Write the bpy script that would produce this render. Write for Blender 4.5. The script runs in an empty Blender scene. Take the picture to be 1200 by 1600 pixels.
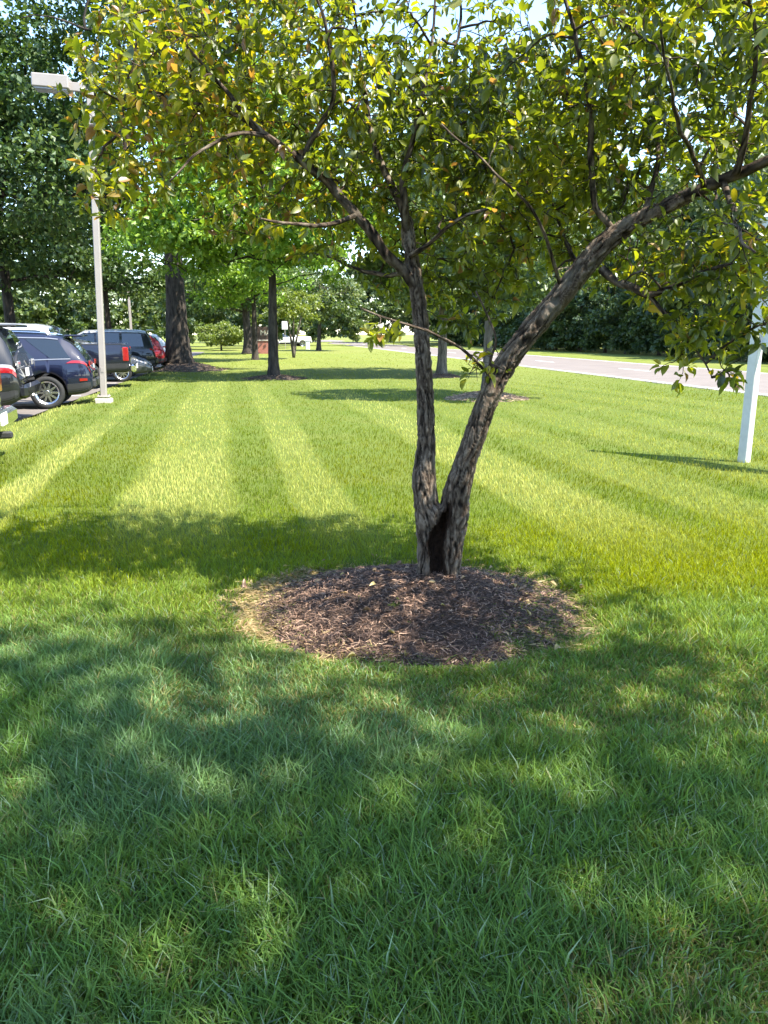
import bpy, math, random
import numpy as np
from mathutils import Vector, Matrix

# ------------------------------------------------------------------ scene, camera, sky, sun
scene = bpy.context.scene
C = scene.collection
R = math.radians
rng = np.random.default_rng(7)
random.seed(7)

CAM_H = 1.6
PITCH = math.atan(278 / 1200)
cam_d = bpy.data.cameras.new('camera')
cam_d.sensor_fit = 'VERTICAL'
cam_d.sensor_height = 24.0
cam_d.sensor_width = 18.0
cam_d.lens = 18.0
cam_d.clip_start = 0.05
cam_d.clip_end = 3000
cam = bpy.data.objects.new('camera', cam_d)
C.objects.link(cam)
cam.location = (0, 0, CAM_H)
cam.rotation_euler = (math.pi / 2 - PITCH, 0, 0)
scene.camera = cam

SUN_EL = R(57)
SUN_AZ = np.array([0.87, -0.49]); SUN_AZ /= np.linalg.norm(SUN_AZ)
SUN = np.array([SUN_AZ[0] * math.cos(SUN_EL), SUN_AZ[1] * math.cos(SUN_EL), math.sin(SUN_EL)])

world = bpy.data.worlds.new('World')
scene.world = world
world.use_nodes = True
wn = world.node_tree.nodes; wl = world.node_tree.links
wn.clear()
w_out = wn.new('ShaderNodeOutputWorld')
w_bg = wn.new('ShaderNodeBackground')
w_sky = wn.new('ShaderNodeTexSky')
w_sky.sky_type = 'NISHITA'
w_sky.sun_disc = False
w_sky.sun_elevation = SUN_EL
w_sky.sun_rotation = math.atan2(SUN_AZ[0], SUN_AZ[1])
w_sky.air_density = 1.0
w_sky.dust_density = 0.3
w_sky.ozone_density = 2.5
w_bg.inputs['Strength'].default_value = 0.15
wl.new(w_sky.outputs[0], w_bg.inputs['Color'])
wl.new(w_bg.outputs[0], w_out.inputs['Surface'])

sun_d = bpy.data.lights.new('sun', 'SUN')
sun_d.energy = 4.3
sun_d.angle = R(0.53)
sun_d.color = (1.0, 0.93, 0.80)
sun_o = bpy.data.objects.new('sun', sun_d)
C.objects.link(sun_o)
sun_o.rotation_euler = Vector(SUN).to_track_quat('Z', 'Y').to_euler()

scene.view_settings.view_transform = 'Standard'
scene.view_settings.look = 'None'
scene.view_settings.exposure = 2.05
scene.view_settings.gamma = 1.0
scene.view_settings.use_curve_mapping = False
scene.cycles.max_bounces = 7
scene.cycles.diffuse_bounces = 4
scene.cycles.transmission_bounces = 4
scene.cycles.transparent_max_bounces = 6
scene.cycles.use_denoising = True

# ------------------------------------------------------------------ helpers
def hsh(i, j, k, s=0):
    n = (i.astype(np.int64) * 374761393 + j.astype(np.int64) * 668265263 + k.astype(np.int64) * 1274126177 + s * 974711) & 0xFFFFFFFF
    n = ((n ^ (n >> 13)) * 1103515245) & 0xFFFFFFFF
    n = ((n ^ (n >> 16)) * 2654435769) & 0xFFFFFFFF
    return ((n >> 8) & 0xFFFF) / 65535.0

def vnoise(x, y, z=None, s=0):
    x = np.asarray(x, float); y = np.asarray(y, float)
    z = np.zeros_like(x) if z is None else np.asarray(z, float)
    i = np.floor(x); j = np.floor(y); k = np.floor(z)
    fx = x - i; fy = y - j; fz = z - k
    fx = fx * fx * (3 - 2 * fx); fy = fy * fy * (3 - 2 * fy); fz = fz * fz * (3 - 2 * fz)
    out = 0
    for a in (0, 1):
        for b in (0, 1):
            for c in (0, 1):
                out = out + hsh(i + a, j + b, k + c, s) * (fx if a else 1 - fx) * (fy if b else 1 - fy) * (fz if c else 1 - fz)
    return out

def sstep(a, b, x):
    t = np.clip((np.asarray(x, float) - a) / (b - a), 0, 1)
    return t * t * (3 - 2 * t)

def ray(px, py):
    cp, sp = math.cos(PITCH), math.sin(PITCH)
    u = (px - 600) / 1200; v = (800 - py) / 1200
    return np.array([u, cp + v * sp, -sp + v * cp])

def at_y(px, py, Y):          # point seen at photo pixel px,py that stands Y metres ahead
    d = ray(px, py); t = Y / d[1]
    return np.array([0, 0, CAM_H]) + t * d

def at_z(px, py, z=0.0):
    d = ray(px, py); t = (z - CAM_H) / d[2]
    return np.array([0, 0, CAM_H]) + t * d

def mk(name, V, F, mats, parent=None, smooth=False, midx=None, attrs=None, cols=None):
    """V (n,3); F list of int arrays (m,k). One mesh object."""
    me = bpy.data.meshes.new(name)
    V = np.ascontiguousarray(V, dtype=np.float32)
    F = [np.asarray(f, dtype=np.int32) for f in F if len(f)]
    me.vertices.add(len(V)); me.vertices.foreach_set('co', V.ravel())
    nl = sum(f.size for f in F); nf = sum(len(f) for f in F)
    me.loops.add(nl); me.polygons.add(nf)
    me.loops.foreach_set('vertex_index', np.concatenate([f.ravel() for f in F]))
    tot = np.concatenate([np.full(len(f), f.shape[1], np.int32) for f in F])
    st = np.concatenate([[0], np.cumsum(tot)[:-1]]).astype(np.int32)
    me.polygons.foreach_set('loop_start', st)
    me.polygons.foreach_set('use_smooth', np.full(nf, bool(smooth)))
    if midx is not None:
        me.polygons.foreach_set('material_index', np.asarray(midx, np.int32))
    for m in (mats if isinstance(mats, (list, tuple)) else [mats]):
        me.materials.append(m)
    for k, a in (attrs or {}).items():
        at = me.attributes.new(k, 'FLOAT', 'POINT'); at.data.foreach_set('value', np.asarray(a, np.float32))
    for k, a in (cols or {}).items():
        a = np.asarray(a, np.float32)
        if a.shape[1] == 3: a = np.hstack([a, np.ones((len(a), 1), np.float32)])
        at = me.attributes.new(k, 'FLOAT_COLOR', 'POINT'); at.data.foreach_set('color', a.ravel())
    me.update(calc_edges=True)
    o = bpy.data.objects.new(name, me)
    C.objects.link(o)
    if parent is not None: o.parent = parent
    return o

def tag(o, label=None, cat=None, group=None, kind=None):
    if label: o['label'] = label
    if cat: o['category'] = cat
    if group: o['group'] = group
    if kind: o['kind'] = kind
    return o

def thing(name, label, cat, loc=(0, 0, 0), rz=0, group=None):
    o = bpy.data.objects.new(name, None); C.objects.link(o)
    o.empty_display_size = 0.2
    o.location = loc; o.rotation_euler = (0, 0, rz)
    return tag(o, label, cat, group)

class MB:
    """collects shapes for ONE mesh"""
    def __init__(s): s.V = []; s.Q = []; s.T = []; s.n = 0
    def add(s, V, Q=None, T=None):
        V = np.asarray(V, float)
        s.V.append(V)
        if Q is not None and len(Q): s.Q.append(np.asarray(Q) + s.n)
        if T is not None and len(T): s.T.append(np.asarray(T) + s.n)
        s.n += len(V)
    def box(s, c, d, rz=0, bev=0.0):
        cx, cy, cz = c; hx, hy, hz = d[0] / 2, d[1] / 2, d[2] / 2
        b = min(bev, hx * .9, hy * .9, hz * .9)
        if b <= 0:
            P = np.array([[x, y, z] for z in (-hz, hz) for (x, y) in ((-hx, -hy), (hx, -hy), (hx, hy), (-hx, hy))])
            Q = [[3, 2, 1, 0], [4, 5, 6, 7], [0, 1, 5, 4], [1, 2, 6, 5], [2, 3, 7, 6], [3, 0, 4, 7]]; T = []
        else:
            rings = []
            for (z, ins) in ((-hz, b), (-hz + b, 0), (hz - b, 0), (hz, b)):
                X, Y = hx - ins, hy - ins
                rings.append([[X - b, -Y, z], [X, -Y + b, z], [X, Y - b, z], [X - b, Y, z], [-X + b, Y, z], [-X, Y - b, z], [-X, -Y + b, z], [-X + b, -Y, z]])
            P = np.array(sum(rings, [])); Q = []
            for r in range(3):
                for k in range(8):
                    Q.append([r * 8 + k, r * 8 + (k + 1) % 8, r * 8 + 8 + (k + 1) % 8, r * 8 + 8 + k])
            for base, fl in ((0, True), (24, False)):
                for q in ((0, 1, 2, 3), (0, 3, 4, 7), (4, 5, 6, 7)):
                    q = [base + k for k in q]
                    Q.append(q[::-1] if fl else q)
            T = []
        c_, s_ = math.cos(rz), math.sin(rz)
        P = np.stack([P[:, 0] * c_ - P[:, 1] * s_ + cx, P[:, 0] * s_ + P[:, 1] * c_ + cy, P[:, 2] + cz], 1)
        s.add(P, Q, T)
    def tube(s, P, rad, n=6, cap=True, jit=0.0):
        P = np.asarray(P, float); m = len(P); rad = np.broadcast_to(np.asarray(rad, float), (m,))
        t = np.gradient(P, axis=0); t /= np.linalg.norm(t, axis=1)[:, None] + 1e-9
        ref = np.array([0.13, 0.97, 0.2]) if abs(t[0][1]) < 0.85 else np.array([1.0, 0.1, 0.1])
        a = np.cross(t, ref); a /= np.linalg.norm(a, axis=1)[:, None] + 1e-9
        b = np.cross(t, a)
        an = np.linspace(0, 2 * math.pi, n, endpoint=False)
        rr = rad[:, None] * (1 + (jit * (rng.random((m, n)) - .5) if jit else 0))
        V = P[:, None, :] + rr[..., None] * (np.cos(an)[None, :, None] * a[:, None, :] + np.sin(an)[None, :, None] * b[:, None, :])
        V = V.reshape(-1, 3)
        i = np.arange(m - 1)[:, None] * n; k = np.arange(n)[None, :]; k2 = (k + 1) % n
        Q = np.stack([i + k, i + n + k, i + n + k2, i + k2], -1).reshape(-1, 4)
        T = []
        if cap:
            V = np.vstack([V, P[0], P[-1]])
            c0, c1 = m * n, m * n + 1
            T = [[c0, kk, (kk + 1) % n] for kk in range(n)] + [[c1, (m - 1) * n + (kk + 1) % n, (m - 1) * n + kk] for kk in range(n)]
        s.add(V, Q, T)
    def lathe(s, prof, n=20, axis='z', c=(0, 0, 0)):
        prof = np.asarray(prof, float); m = len(prof)
        an = np.linspace(0, 2 * math.pi, n, endpoint=False)
        r = prof[:, 0][:, None]; h = np.repeat(prof[:, 1][:, None], n, 1)
        x = r * np.cos(an); y = r * np.sin(an)
        V = {'z': np.stack([x, y, h], -1), 'y': np.stack([x, h, y], -1), 'x': np.stack([h, x, y], -1)}[axis].reshape(-1, 3) + np.array(c)
        i = np.arange(m - 1)[:, None] * n; k = np.arange(n)[None, :]; k2 = (k + 1) % n
        s.add(V, np.stack([i + k, i + k2, i + n + k2, i + n + k], -1).reshape(-1, 4))
    def build(s, name, mat, parent=None, smooth=False, **kw):
        F = []
        if s.Q: F.append(np.concatenate(s.Q))
        if s.T: F.append(np.concatenate(s.T))
        return mk(name, np.concatenate(s.V), F, mat, parent, smooth, **kw)

# ------------------------------------------------------------------ materials
def new_mat(name):
    m = bpy.data.materials.new(name); m.use_nodes = True
    n = m.node_tree.nodes; n.clear()
    out = n.new('ShaderNodeOutputMaterial')
    return m, n, m.node_tree.links, out

def ramp(n, l, src, stops):
    r = n.new('ShaderNodeValToRGB')
    e = r.color_ramp.elements
    while len(e) < len(stops): e.new(0.5)
    for k, (p, c) in enumerate(stops):
        e[k].position = p; e[k].color = (*c, 1) if len(c) == 3 else c
    l.new(src, r.inputs[0])
    return r.outputs[0]

def noise(n, l, vec, scale, detail=4, rough=.55):
    t = n.new('ShaderNodeTexNoise'); t.inputs['Scale'].default_value = scale
    t.inputs['Detail'].default_value = detail; t.inputs['Roughness'].default_value = rough
    if vec is not None: l.new(vec, t.inputs['Vector'])
    return t.outputs['Fac']

def mixc(n, l, fac, a, b, mode='MIX'):
    m = n.new('ShaderNodeMix'); m.data_type = 'RGBA'; m.blend_type = mode
    for s, v in ((m.inputs[0], fac), (m.inputs[6], a), (m.inputs[7], b)):
        if isinstance(v, bpy.types.NodeSocket): l.new(v, s)
        elif isinstance(v, (int, float)): s.default_value = v
        else: s.default_value = (*v, 1)
    return m.outputs[2]

def solid(name, col, rough=.6, metal=0, coat=0, bump=0, bscale=30, var=.12, vscale=3, spec=.5):
    m, n, l, out = new_mat(name)
    p = n.new('ShaderNodeBsdfPrincipled')
    tc = n.new('ShaderNodeTexCoord').outputs['Object']
    f = noise(n, l, tc, vscale, 5)
    a = tuple(c * (1 - var) for c in col); b = tuple(min(1, c * (1 + var)) for c in col)
    l.new(ramp(n, l, f, [(.3, a), (.7, b)]), p.inputs['Base Color'])
    p.inputs['Roughness'].default_value = rough; p.inputs['Metallic'].default_value = metal
    p.inputs['Coat Weight'].default_value = coat; p.inputs['Coat Roughness'].default_value = .04
    p.inputs['Specular IOR Level'].default_value = spec
    if bump:
        bm = n.new('ShaderNodeBump'); bm.inputs['Strength'].default_value = bump; bm.inputs['Distance'].default_value = .02
        l.new(noise(n, l, tc, bscale, 5), bm.inputs['Height']); l.new(bm.outputs[0], p.inputs['Normal'])
    l.new(p.outputs[0], out.inputs[0])
    return m

def leaf_mat(name, stops, trans=.42, gloss=.06, rough=.45, tboost=(1.25, 1.25, .55)):
    """leaf: per-leaf tone attribute -> colour, diffuse + translucent + a little sheen"""
    m, n, l, out = new_mat(name)
    a = n.new('ShaderNodeAttribute'); a.attribute_name = 'tone'
    col = ramp(n, l, a.outputs['Fac'], stops)
    df = n.new('ShaderNodeBsdfDiffuse'); l.new(col, df.inputs[0])
    tr = n.new('ShaderNodeBsdfTranslucent'); l.new(mixc(n, l, 1.0, col, tboost, 'MULTIPLY'), tr.inputs[0])
    mx = n.new('ShaderNodeMixShader'); mx.inputs[0].default_value = trans
    l.new(df.outputs[0], mx.inputs[1]); l.new(tr.outputs[0], mx.inputs[2])
    gl = n.new('ShaderNodeBsdfGlossy'); gl.inputs['Roughness'].default_value = rough; gl.inputs[0].default_value = (.9, .95, 1, 1)
    m2 = n.new('ShaderNodeMixShader'); m2.inputs[0].default_value = gloss
    l.new(mx.outputs[0], m2.inputs[1]); l.new(gl.outputs[0], m2.inputs[2])
    l.new(m2.outputs[0], out.inputs[0])
    return m

def bark_mat(name, dark, light, scale=9, bump=.5):
    m, n, l, out = new_mat(name)
    p = n.new('ShaderNodeBsdfPrincipled')
    tc = n.new('ShaderNodeTexCoord').outputs['Object']
    mp = n.new('ShaderNodeMapping'); mp.inputs['Scale'].default_value = (1, 1, .22); l.new(tc, mp.inputs[0])
    f = noise(n, l, mp.outputs[0], scale, 8, .7)
    l.new(ramp(n, l, f, [(.35, dark), (.62, light)]), p.inputs['Base Color'])
    p.inputs['Roughness'].default_value = .9; p.inputs['Specular IOR Level'].default_value = .2
    b = n.new('ShaderNodeBump'); b.inputs['Strength'].default_value = bump; b.inputs['Distance'].default_value = .05
    l.new(f, b.inputs['Height']); l.new(b.outputs[0], p.inputs['Normal'])
    l.new(p.outputs[0], out.inputs[0])
    return m

# lawn direction: everything here (lot edge, mowing stripes, road) runs along U
U2 = np.array([-.165, 1.0]); U2 /= np.linalg.norm(U2)
N2 = np.array([U2[1], -U2[0]])                         # to the right of U
def lat(x, y): return x * N2[0] + y * N2[1]             # metres to the right
def lon(x, y): return x * U2[0] + y * U2[1]
def LL(a, b): return np.array([a * N2[0] + b * U2[0], a * N2[1] + b * U2[1]])
LOT = -4.42                                             # lateral position of the lot's edge
ROAD0 = 13.35; ROADW = 9.6                              # near edge, width
MUL = (.20, 4.40, .91, .79)                             # mulch bed: centre and radii

SPOTS = {}                                              # name: x, y, bed radius, bed height
def spot(name, px, py, r, h): p = at_z(px, py); SPOTS[name] = (p[0], p[1], r, h)
spot('oak', 280, 577, 2.2, .35)
spot('maple', 428, 590, 1.15, .12)
spot('c', 690, 587, .8, .12)
spot('d', 760, 624, 1.0, .16)
spot('e', 399, 564, .9, .1)
spot('f', 388, 554, .9, .1)
spot('g', 459, 561, .7, .1)
spot('h', 498, 549, .7, .05)

def H(x, y):
    x = np.asarray(x, float); y = np.asarray(y, float)
    z = .10 * sstep(9, 22, y) * (vnoise(x * .11 + 5, y * .07 + 3, s=4) - .5) * 2
    r = np.sqrt(((x - MUL[0]) / MUL[2]) ** 2 + ((y - MUL[1]) / MUL[3]) ** 2)
    z = z + .155 * sstep(1.02, .2, r) - .025 * np.exp(-((r - 1.08) / .07) ** 2)
    for (sx, sy, sr, sh) in SPOTS.values():
        q = np.hypot(x - sx, y - sy) / sr
        z = z + sh * sstep(1.1, .2, q)
    lt = lat(x, y)
    z = z * sstep(LOT + .0, LOT + .5, lt) * sstep(ROAD0, ROAD0 - 1.0, lt)
    return z

# mowing stripes: mask for the blade lean and for light and dark lanes painted in colour
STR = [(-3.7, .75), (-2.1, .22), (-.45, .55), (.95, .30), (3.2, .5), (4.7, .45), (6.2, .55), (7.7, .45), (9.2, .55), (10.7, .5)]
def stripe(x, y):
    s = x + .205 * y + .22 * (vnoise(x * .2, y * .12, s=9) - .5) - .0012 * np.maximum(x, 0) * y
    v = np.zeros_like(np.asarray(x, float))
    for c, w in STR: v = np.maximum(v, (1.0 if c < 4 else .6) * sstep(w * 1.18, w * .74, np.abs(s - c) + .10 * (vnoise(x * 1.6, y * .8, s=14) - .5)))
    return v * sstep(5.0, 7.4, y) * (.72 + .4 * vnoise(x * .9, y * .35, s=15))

# ------------------------------------------------------------------ ground, road, lot
def lawn_ground_mat():
    m, n, l, out = new_mat('lawn_soil')
    p = n.new('ShaderNodeBsdfPrincipled')
    geo = n.new('ShaderNodeNewGeometry').outputs['Position']
    f1 = noise(n, l, geo, 1.1, 6); f2 = noise(n, l, geo, 38, 6, .7); f3 = noise(n, l, geo, .05, 3)
    a = ramp(n, l, f2, [(.25, (.035, .05, .012)), (.5, (.085, .125, .022)), (.75, (.16, .185, .045))])
    a = mixc(n, l, ramp(n, l, f1, [(.35, (0, 0, 0)), (.75, (.35, .35, .35))]), a, (.17, .17, .05))
    at = n.new('ShaderNodeAttribute'); at.attribute_name = 'far'
    fg = ramp(n, l, f2, [(.2, (.085, .12, .018)), (.8, (.19, .215, .05))])
    fg = mixc(n, l, ramp(n, l, f3, [(.4, (0, 0, 0)), (.6, (.4, .4, .4))]), fg, (.2, .2, .07))
    a = mixc(n, l, at.outputs['Fac'], a, fg)
    l.new(a, p.inputs['Base Color']); p.inputs['Roughness'].default_value = .95; p.inputs['Specular IOR Level'].default_value = .1
    b = n.new('ShaderNodeBump'); b.inputs['Strength'].default_value = .8; b.inputs['Distance'].default_value = .03
    l.new(f2, b.inputs['Height']); l.new(b.outputs[0], p.inputs['Normal'])
    l.new(p.outputs[0], out.inputs[0])
    return m

def grid(xs, ys, zf):
    X, Y = np.meshgrid(xs, ys)
    V = np.stack([X, Y, zf(X, Y)], -1).reshape(-1, 3)
    nx, ny = len(xs), len(ys)
    i = np.arange(ny - 1)[:, None] * nx + np.arange(nx - 1)[None, :]
    Q = np.stack([i, i + 1, i + nx + 1, i + nx], -1).reshape(-1, 4)
    return V, Q
xs = np.concatenate([[-900, -400, -200, -100, -60, -40], np.arange(-30, -4, .5), np.arange(-4, 5, .08), np.arange(5, 31, .5), [40, 60, 100, 200, 400, 900]])
ys = np.concatenate([[-300, -100, -40, -15, -6], np.arange(-3, 2.9, .4), np.arange(2.9, 6, .07), np.arange(6, 90, .5), [95, 100, 120, 150, 200, 300, 500, 900, 2000]])
def ground_z(X, Y):
    lt = lat(X, Y)
    return H(X, Y) - .012 * (lt < LOT + .3) - .16 * sstep(LOT - .1, LOT - .4, lt) - .16 * sstep(ROAD0 + .2, ROAD0 + .6, lt) * sstep(ROAD0 + ROADW + .2, ROAD0 + ROADW - .2, lt)
V, Q = grid(xs, ys, ground_z)
tag(mk('ground', V, [Q], lawn_ground_mat(), smooth=True, attrs={'far': sstep(20, 45, V[:, 1])}), 'lawn soil under the grass reaching to the horizon', kind='structure')

def strip(name, a0, a1, b0, b1, z, mat, step=4.0, label=None):
    b = np.arange(b0, b1 + step, step)
    V = []
    for t in b:
        for a in (a0, a1):
            p = LL(a, t); V.append([p[0], p[1], z])
    i = np.arange(len(b) - 1) * 2
    o = mk(name, np.array(V), [np.stack([i, i + 1, i + 3, i + 2], -1)], mat)
    return tag(o, label, kind='structure')

asph = solid('asphalt_road', (.150, .128, .115), .9, var=.12, vscale=.8, bump=.3, bscale=60)
strip('road', ROAD0 + .28, ROAD0 + ROADW, -60, 420, -.10, asph, label='sunlit pale grey two lane road across the lawn')
lotm = solid('lot_asphalt', (.125, .108, .096), .9, var=.15, vscale=1.2, bump=.3, bscale=60)
strip('parking_lot', LOT - 26, LOT - .16, -40, 75, -.04, lotm, label='asphalt parking lot at the edge of the lawn')
conc = solid('concrete', (.42, .39, .34), .85, var=.15, vscale=4, bump=.2, bscale=50)
whitep = solid('road_paint', (.72, .72, .70), .7, var=.1)
def kerb(name, a, w, b0, b1, zt, seg=3.0, label=None):
    root = tag(bpy.data.objects.new(name, None), label, kind='structure'); C.objects.link(root)
    t = b0; rz = math.atan2(U2[1], U2[0])
    proto = None
    while t < b1:
        if proto is None:
            m = MB(); m.box((0, 0, 0), (seg - .012, w, .3), 0, .025); o = m.build('kerb_stone', conc, root); proto = o
        else:
            o = proto.copy(); C.objects.link(o); o.parent = root
        p = LL(a, t + seg / 2); o.location = (p[0], p[1], zt - .15); o.rotation_euler = (0, 0, rz)
        t += seg
    return root
kerb('road_kerb', ROAD0 + .14, .28, 12, 120, .025, label='pale concrete kerb along the near side of the road')
def mark(name, a, w, b0, ln, z=-.096, parent=None):
    m = MB(); V = []
    for (aa, bb) in ((a - w / 2, b0), (a + w / 2, b0), (a + w / 2, b0 + ln), (a - w / 2, b0 + ln)):
        p = LL(aa, bb); V.append([p[0], p[1], z])
    m.add(np.array(V), [[0, 1, 2, 3]]); return m.build(name, whitep, parent)
rm = tag(bpy.data.objects.new('road_markings', None), 'white dashed lane line and edge lines on the road', kind='structure'); C.objects.link(rm)
for k in range(16): mark('lane_dash', ROAD0 + 4.9, .13, 10 + k * 12, 3.2, parent=rm)
mark('edge_line', ROAD0 + ROADW - .6, .12, -20, 300, parent=rm)
bay = tag(bpy.data.objects.new('bay_markings', None), 'painted white lines between the parking bays', kind='structure'); C.objects.link(bay)
for k in range(12):
    m = MB(); V = []
    b = 10.95 + k * 2.8
    for (aa, bb) in ((LOT - 5.4, b), (LOT - .3, b), (LOT - .3, b + .1), (LOT - 5.4, b + .1)):
        p = LL(aa, bb); V.append([p[0], p[1], -.036])
    m.add(np.array(V), [[0, 1, 2, 3]]); m.build('bay_line', whitep, bay)

# ------------------------------------------------------------------ grass
def grass_mat():
    m, n, l, out = new_mat('grass_blades')
    a = n.new('ShaderNodeAttribute'); a.attribute_name = 'gcol'
    df = n.new('ShaderNodeBsdfDiffuse'); l.new(a.outputs['Color'], df.inputs[0])
    tr = n.new('ShaderNodeBsdfTranslucent'); l.new(mixc(n, l, 1.0, a.outputs['Color'], (1.4, 1.25, .4), 'MULTIPLY'), tr.inputs[0])
    mx = n.new('ShaderNodeMixShader'); mx.inputs[0].default_value = .46
    l.new(df.outputs[0], mx.inputs[1]); l.new(tr.outputs[0], mx.inputs[2])
    gl = n.new('ShaderNodeBsdfGlossy'); gl.inputs['Roughness'].default_value = .38; gl.inputs[0].default_value = (.9, .95, 1, 1)
    m2 = n.new('ShaderNodeMixShader'); m2.inputs[0].default_value = .007
    l.new(mx.outputs[0], m2.inputs[1]); l.new(gl.outputs[0], m2.inputs[2]); l.new(m2.outputs[0], out.inputs[0])
    return m

def make_grass():
    N = 900000
    px = rng.uniform(-420, 1620, N); py = rng.uniform(533, 1780, N) if False else 533 + (1780 - 533) * rng.random(N) ** 1.0
    cp, sp = math.cos(PITCH), math.sin(PITCH)
    u = (px - 600) / 1200; v = (800 - py) / 1200
    dz = -sp + v * cp; dy = cp + v * sp
    t = -CAM_H / dz
    x = u * t; y = dy * t
    # blades per square metre of ground this sampling gives; thin it to a real lawn's where too dense
    dens = N / (2040 * 1247) * (1200 ** 2) * (-dz) / t ** 2 / (u * u + v * v + 1) ** 0
    keep = rng.random(N) < np.minimum(1, 14500 / dens)
    lt = lat(x, y)
    keep &= (y < 75) & (lt > LOT + .02) & (lt < ROAD0 - .02)
    r = np.sqrt(((x - MUL[0]) / MUL[2]) ** 2 + ((y - MUL[1]) / MUL[3]) ** 2) + .13 * (vnoise(x * 7, y * 7, s=3) - .5) + .16 * (vnoise(x * 2.6, y * 2.6, s=5) - .5)
    cs_ = np.abs(x - MUL[0]) / (np.hypot(x - MUL[0], y - MUL[1]) + 1e-6)
    keep &= ~((r < 1.22 + .2 * (vnoise(x * 4, y * 4, s=19) - .5)) & (cs_ > .72) & (rng.random(N) < .72))
    keep &= (r > 1.04) | ((r > .72) & (x > .75) & (rng.random(N) < .10 * sstep(.7, 1.04, r)))
    for (sx, sy, sr, sh) in SPOTS.values():
        keep &= np.hypot(x - sx, y - sy) > sr * (.85 + .3 * vnoise(x * 3, y * 3, s=8))
    # second road edge: verge on the far side
    x, y, r, dens = x[keep], y[keep], r[keep], dens[keep]
    n = len(x); dist = np.hypot(x, y)
    z = H(x, y)
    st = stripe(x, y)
    cl = vnoise(x * 2.3, y * 2.3, s=11); cl2 = vnoise(x * 9, y * 9, s=12); cl3 = vnoise(x * .55, y * .55, s=13)
    near = sstep(5.5, 3.2, y)
    hgt = (.036 + .022 * rng.random(n) + .046 * near * (0.4 + cl) * (.6 + .4 * rng.random(n)) + .018 * cl2)
    hgt *= np.where(rng.random(n) < .06 + .06 * near, 1.5, 1.0)
    hgt *= 1 - .45 * np.exp(-((r - 1.08) / .09) ** 2)
    thin = vnoise(x * 1.3, y * 1.3, s=17)
    hgt *= 1 - .45 * sstep(.66, .8, thin) * near
    wid = np.maximum((.0032 + .0036 * rng.random(n) ** 1.5), dist * .00058) * (1 + .3 * near * rng.random(n))
    ang = 2 * math.pi * vnoise(x * 1.7, y * 1.7, s=21) * 2 + rng.normal(0, 1.9, n)
    ld = np.stack([np.cos(ang), np.sin(ang)], 1)
    # stripes: leaning away (pale) or towards the viewer
    sl = (st * 2 - 1) * sstep(5.5, 8, y)
    ld = ld * (1 - .45 * np.abs(sl))[:, None] + U2[None, :] * (sl * .75)[:, None]
    dry = rng.random(n) < (.022 + .075 * near + .38 * sstep(.56, .72, thin) * near + .55 * np.exp(-((r - 1.1) / .07) ** 2) * (x < -.2) + .2 * np.exp(-((r - 1.08) / .08) ** 2))
    hgt = np.where(dry, hgt * rng.uniform(.35, .85, n), hgt)
    lean = (.25 + .60 * rng.random(n) + .30 * near * rng.random(n) ** 2)
    lx, ly = ld[:, 0] * lean * hgt, ld[:, 1] * lean * hgt
    up = hgt * np.sqrt(np.clip(1 - (lean * .75) ** 2, .12, 1))
    wa = rng.uniform(0, math.pi, n)
    # broad side tends to face across the lean
    wx, wy = np.cos(wa) * wid, np.sin(wa) * wid
    base = np.stack([x, y, z - .006], 1)
    mid = base + np.stack([lx * .34, ly * .34, up * .62], 1)
    tip = base + np.stack([lx, ly, up], 1)
    wv = np.stack([wx, wy, np.zeros(n)], 1)
    # blade colour, with some of the lawn's light and shade painted in
    g1 = np.array([.140, .252, .062]); g2 = np.array([.215, .255, .002]); stripe_lit = np.array([.46, .46, .15]); straw = np.array([.36, .33, .14]); blue = np.array([.135, .235, .105])
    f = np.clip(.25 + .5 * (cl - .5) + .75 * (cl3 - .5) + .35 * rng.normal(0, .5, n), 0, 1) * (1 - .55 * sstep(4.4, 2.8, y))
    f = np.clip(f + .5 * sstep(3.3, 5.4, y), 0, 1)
    col = g1 + (g2 - g1) * f[:, None]  # shaded green near, sunlit yellow farther off, put into the colour
    col *= (1 - .16 * (1 - st) * sstep(6, 9, y))[:, None]  # lanes between the stripes darkened in colour, adding to the lean's shading
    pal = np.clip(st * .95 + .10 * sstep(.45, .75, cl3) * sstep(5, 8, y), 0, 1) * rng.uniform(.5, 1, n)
    col = col + (stripe_lit - col) * pal[:, None]  # pale stripes painted in, imitating light off the laid blades
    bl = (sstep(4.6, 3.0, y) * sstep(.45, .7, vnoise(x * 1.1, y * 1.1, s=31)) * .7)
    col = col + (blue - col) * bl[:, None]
    glint = rng.random(n) < .09 * near
    col[glint] = np.array([.27, .36, .22]) * rng.uniform(.7, 1.2, (glint.sum(), 1))  # some near blades paled to imitate glints off the grass
    col[dry] = straw * rng.uniform(.55, 1.1, (dry.sum(), 1))
    col *= rng.uniform(.62, 1.3, (n, 1))
    hi = dist < 13
    ih = np.where(hi)[0]; il = np.where(~hi)[0]
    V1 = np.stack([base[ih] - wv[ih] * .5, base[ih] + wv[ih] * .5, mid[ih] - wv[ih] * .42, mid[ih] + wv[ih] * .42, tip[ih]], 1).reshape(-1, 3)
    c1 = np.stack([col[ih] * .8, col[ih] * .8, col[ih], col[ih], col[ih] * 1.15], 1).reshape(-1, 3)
    k = np.arange(len(ih))[:, None] * 5
    Q1 = k + np.array([[0, 1, 3, 2]]); T1 = k + np.array([[2, 3, 4]])
    V2 = np.stack([base[il] - wv[il] * .6, base[il] + wv[il] * .6, tip[il]], 1).reshape(-1, 3)
    c2 = np.repeat(col[il], 3, axis=0)
    T2 = np.arange(len(il))[:, None] * 3 + np.array([[0, 1, 2]]) + len(V1)
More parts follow.
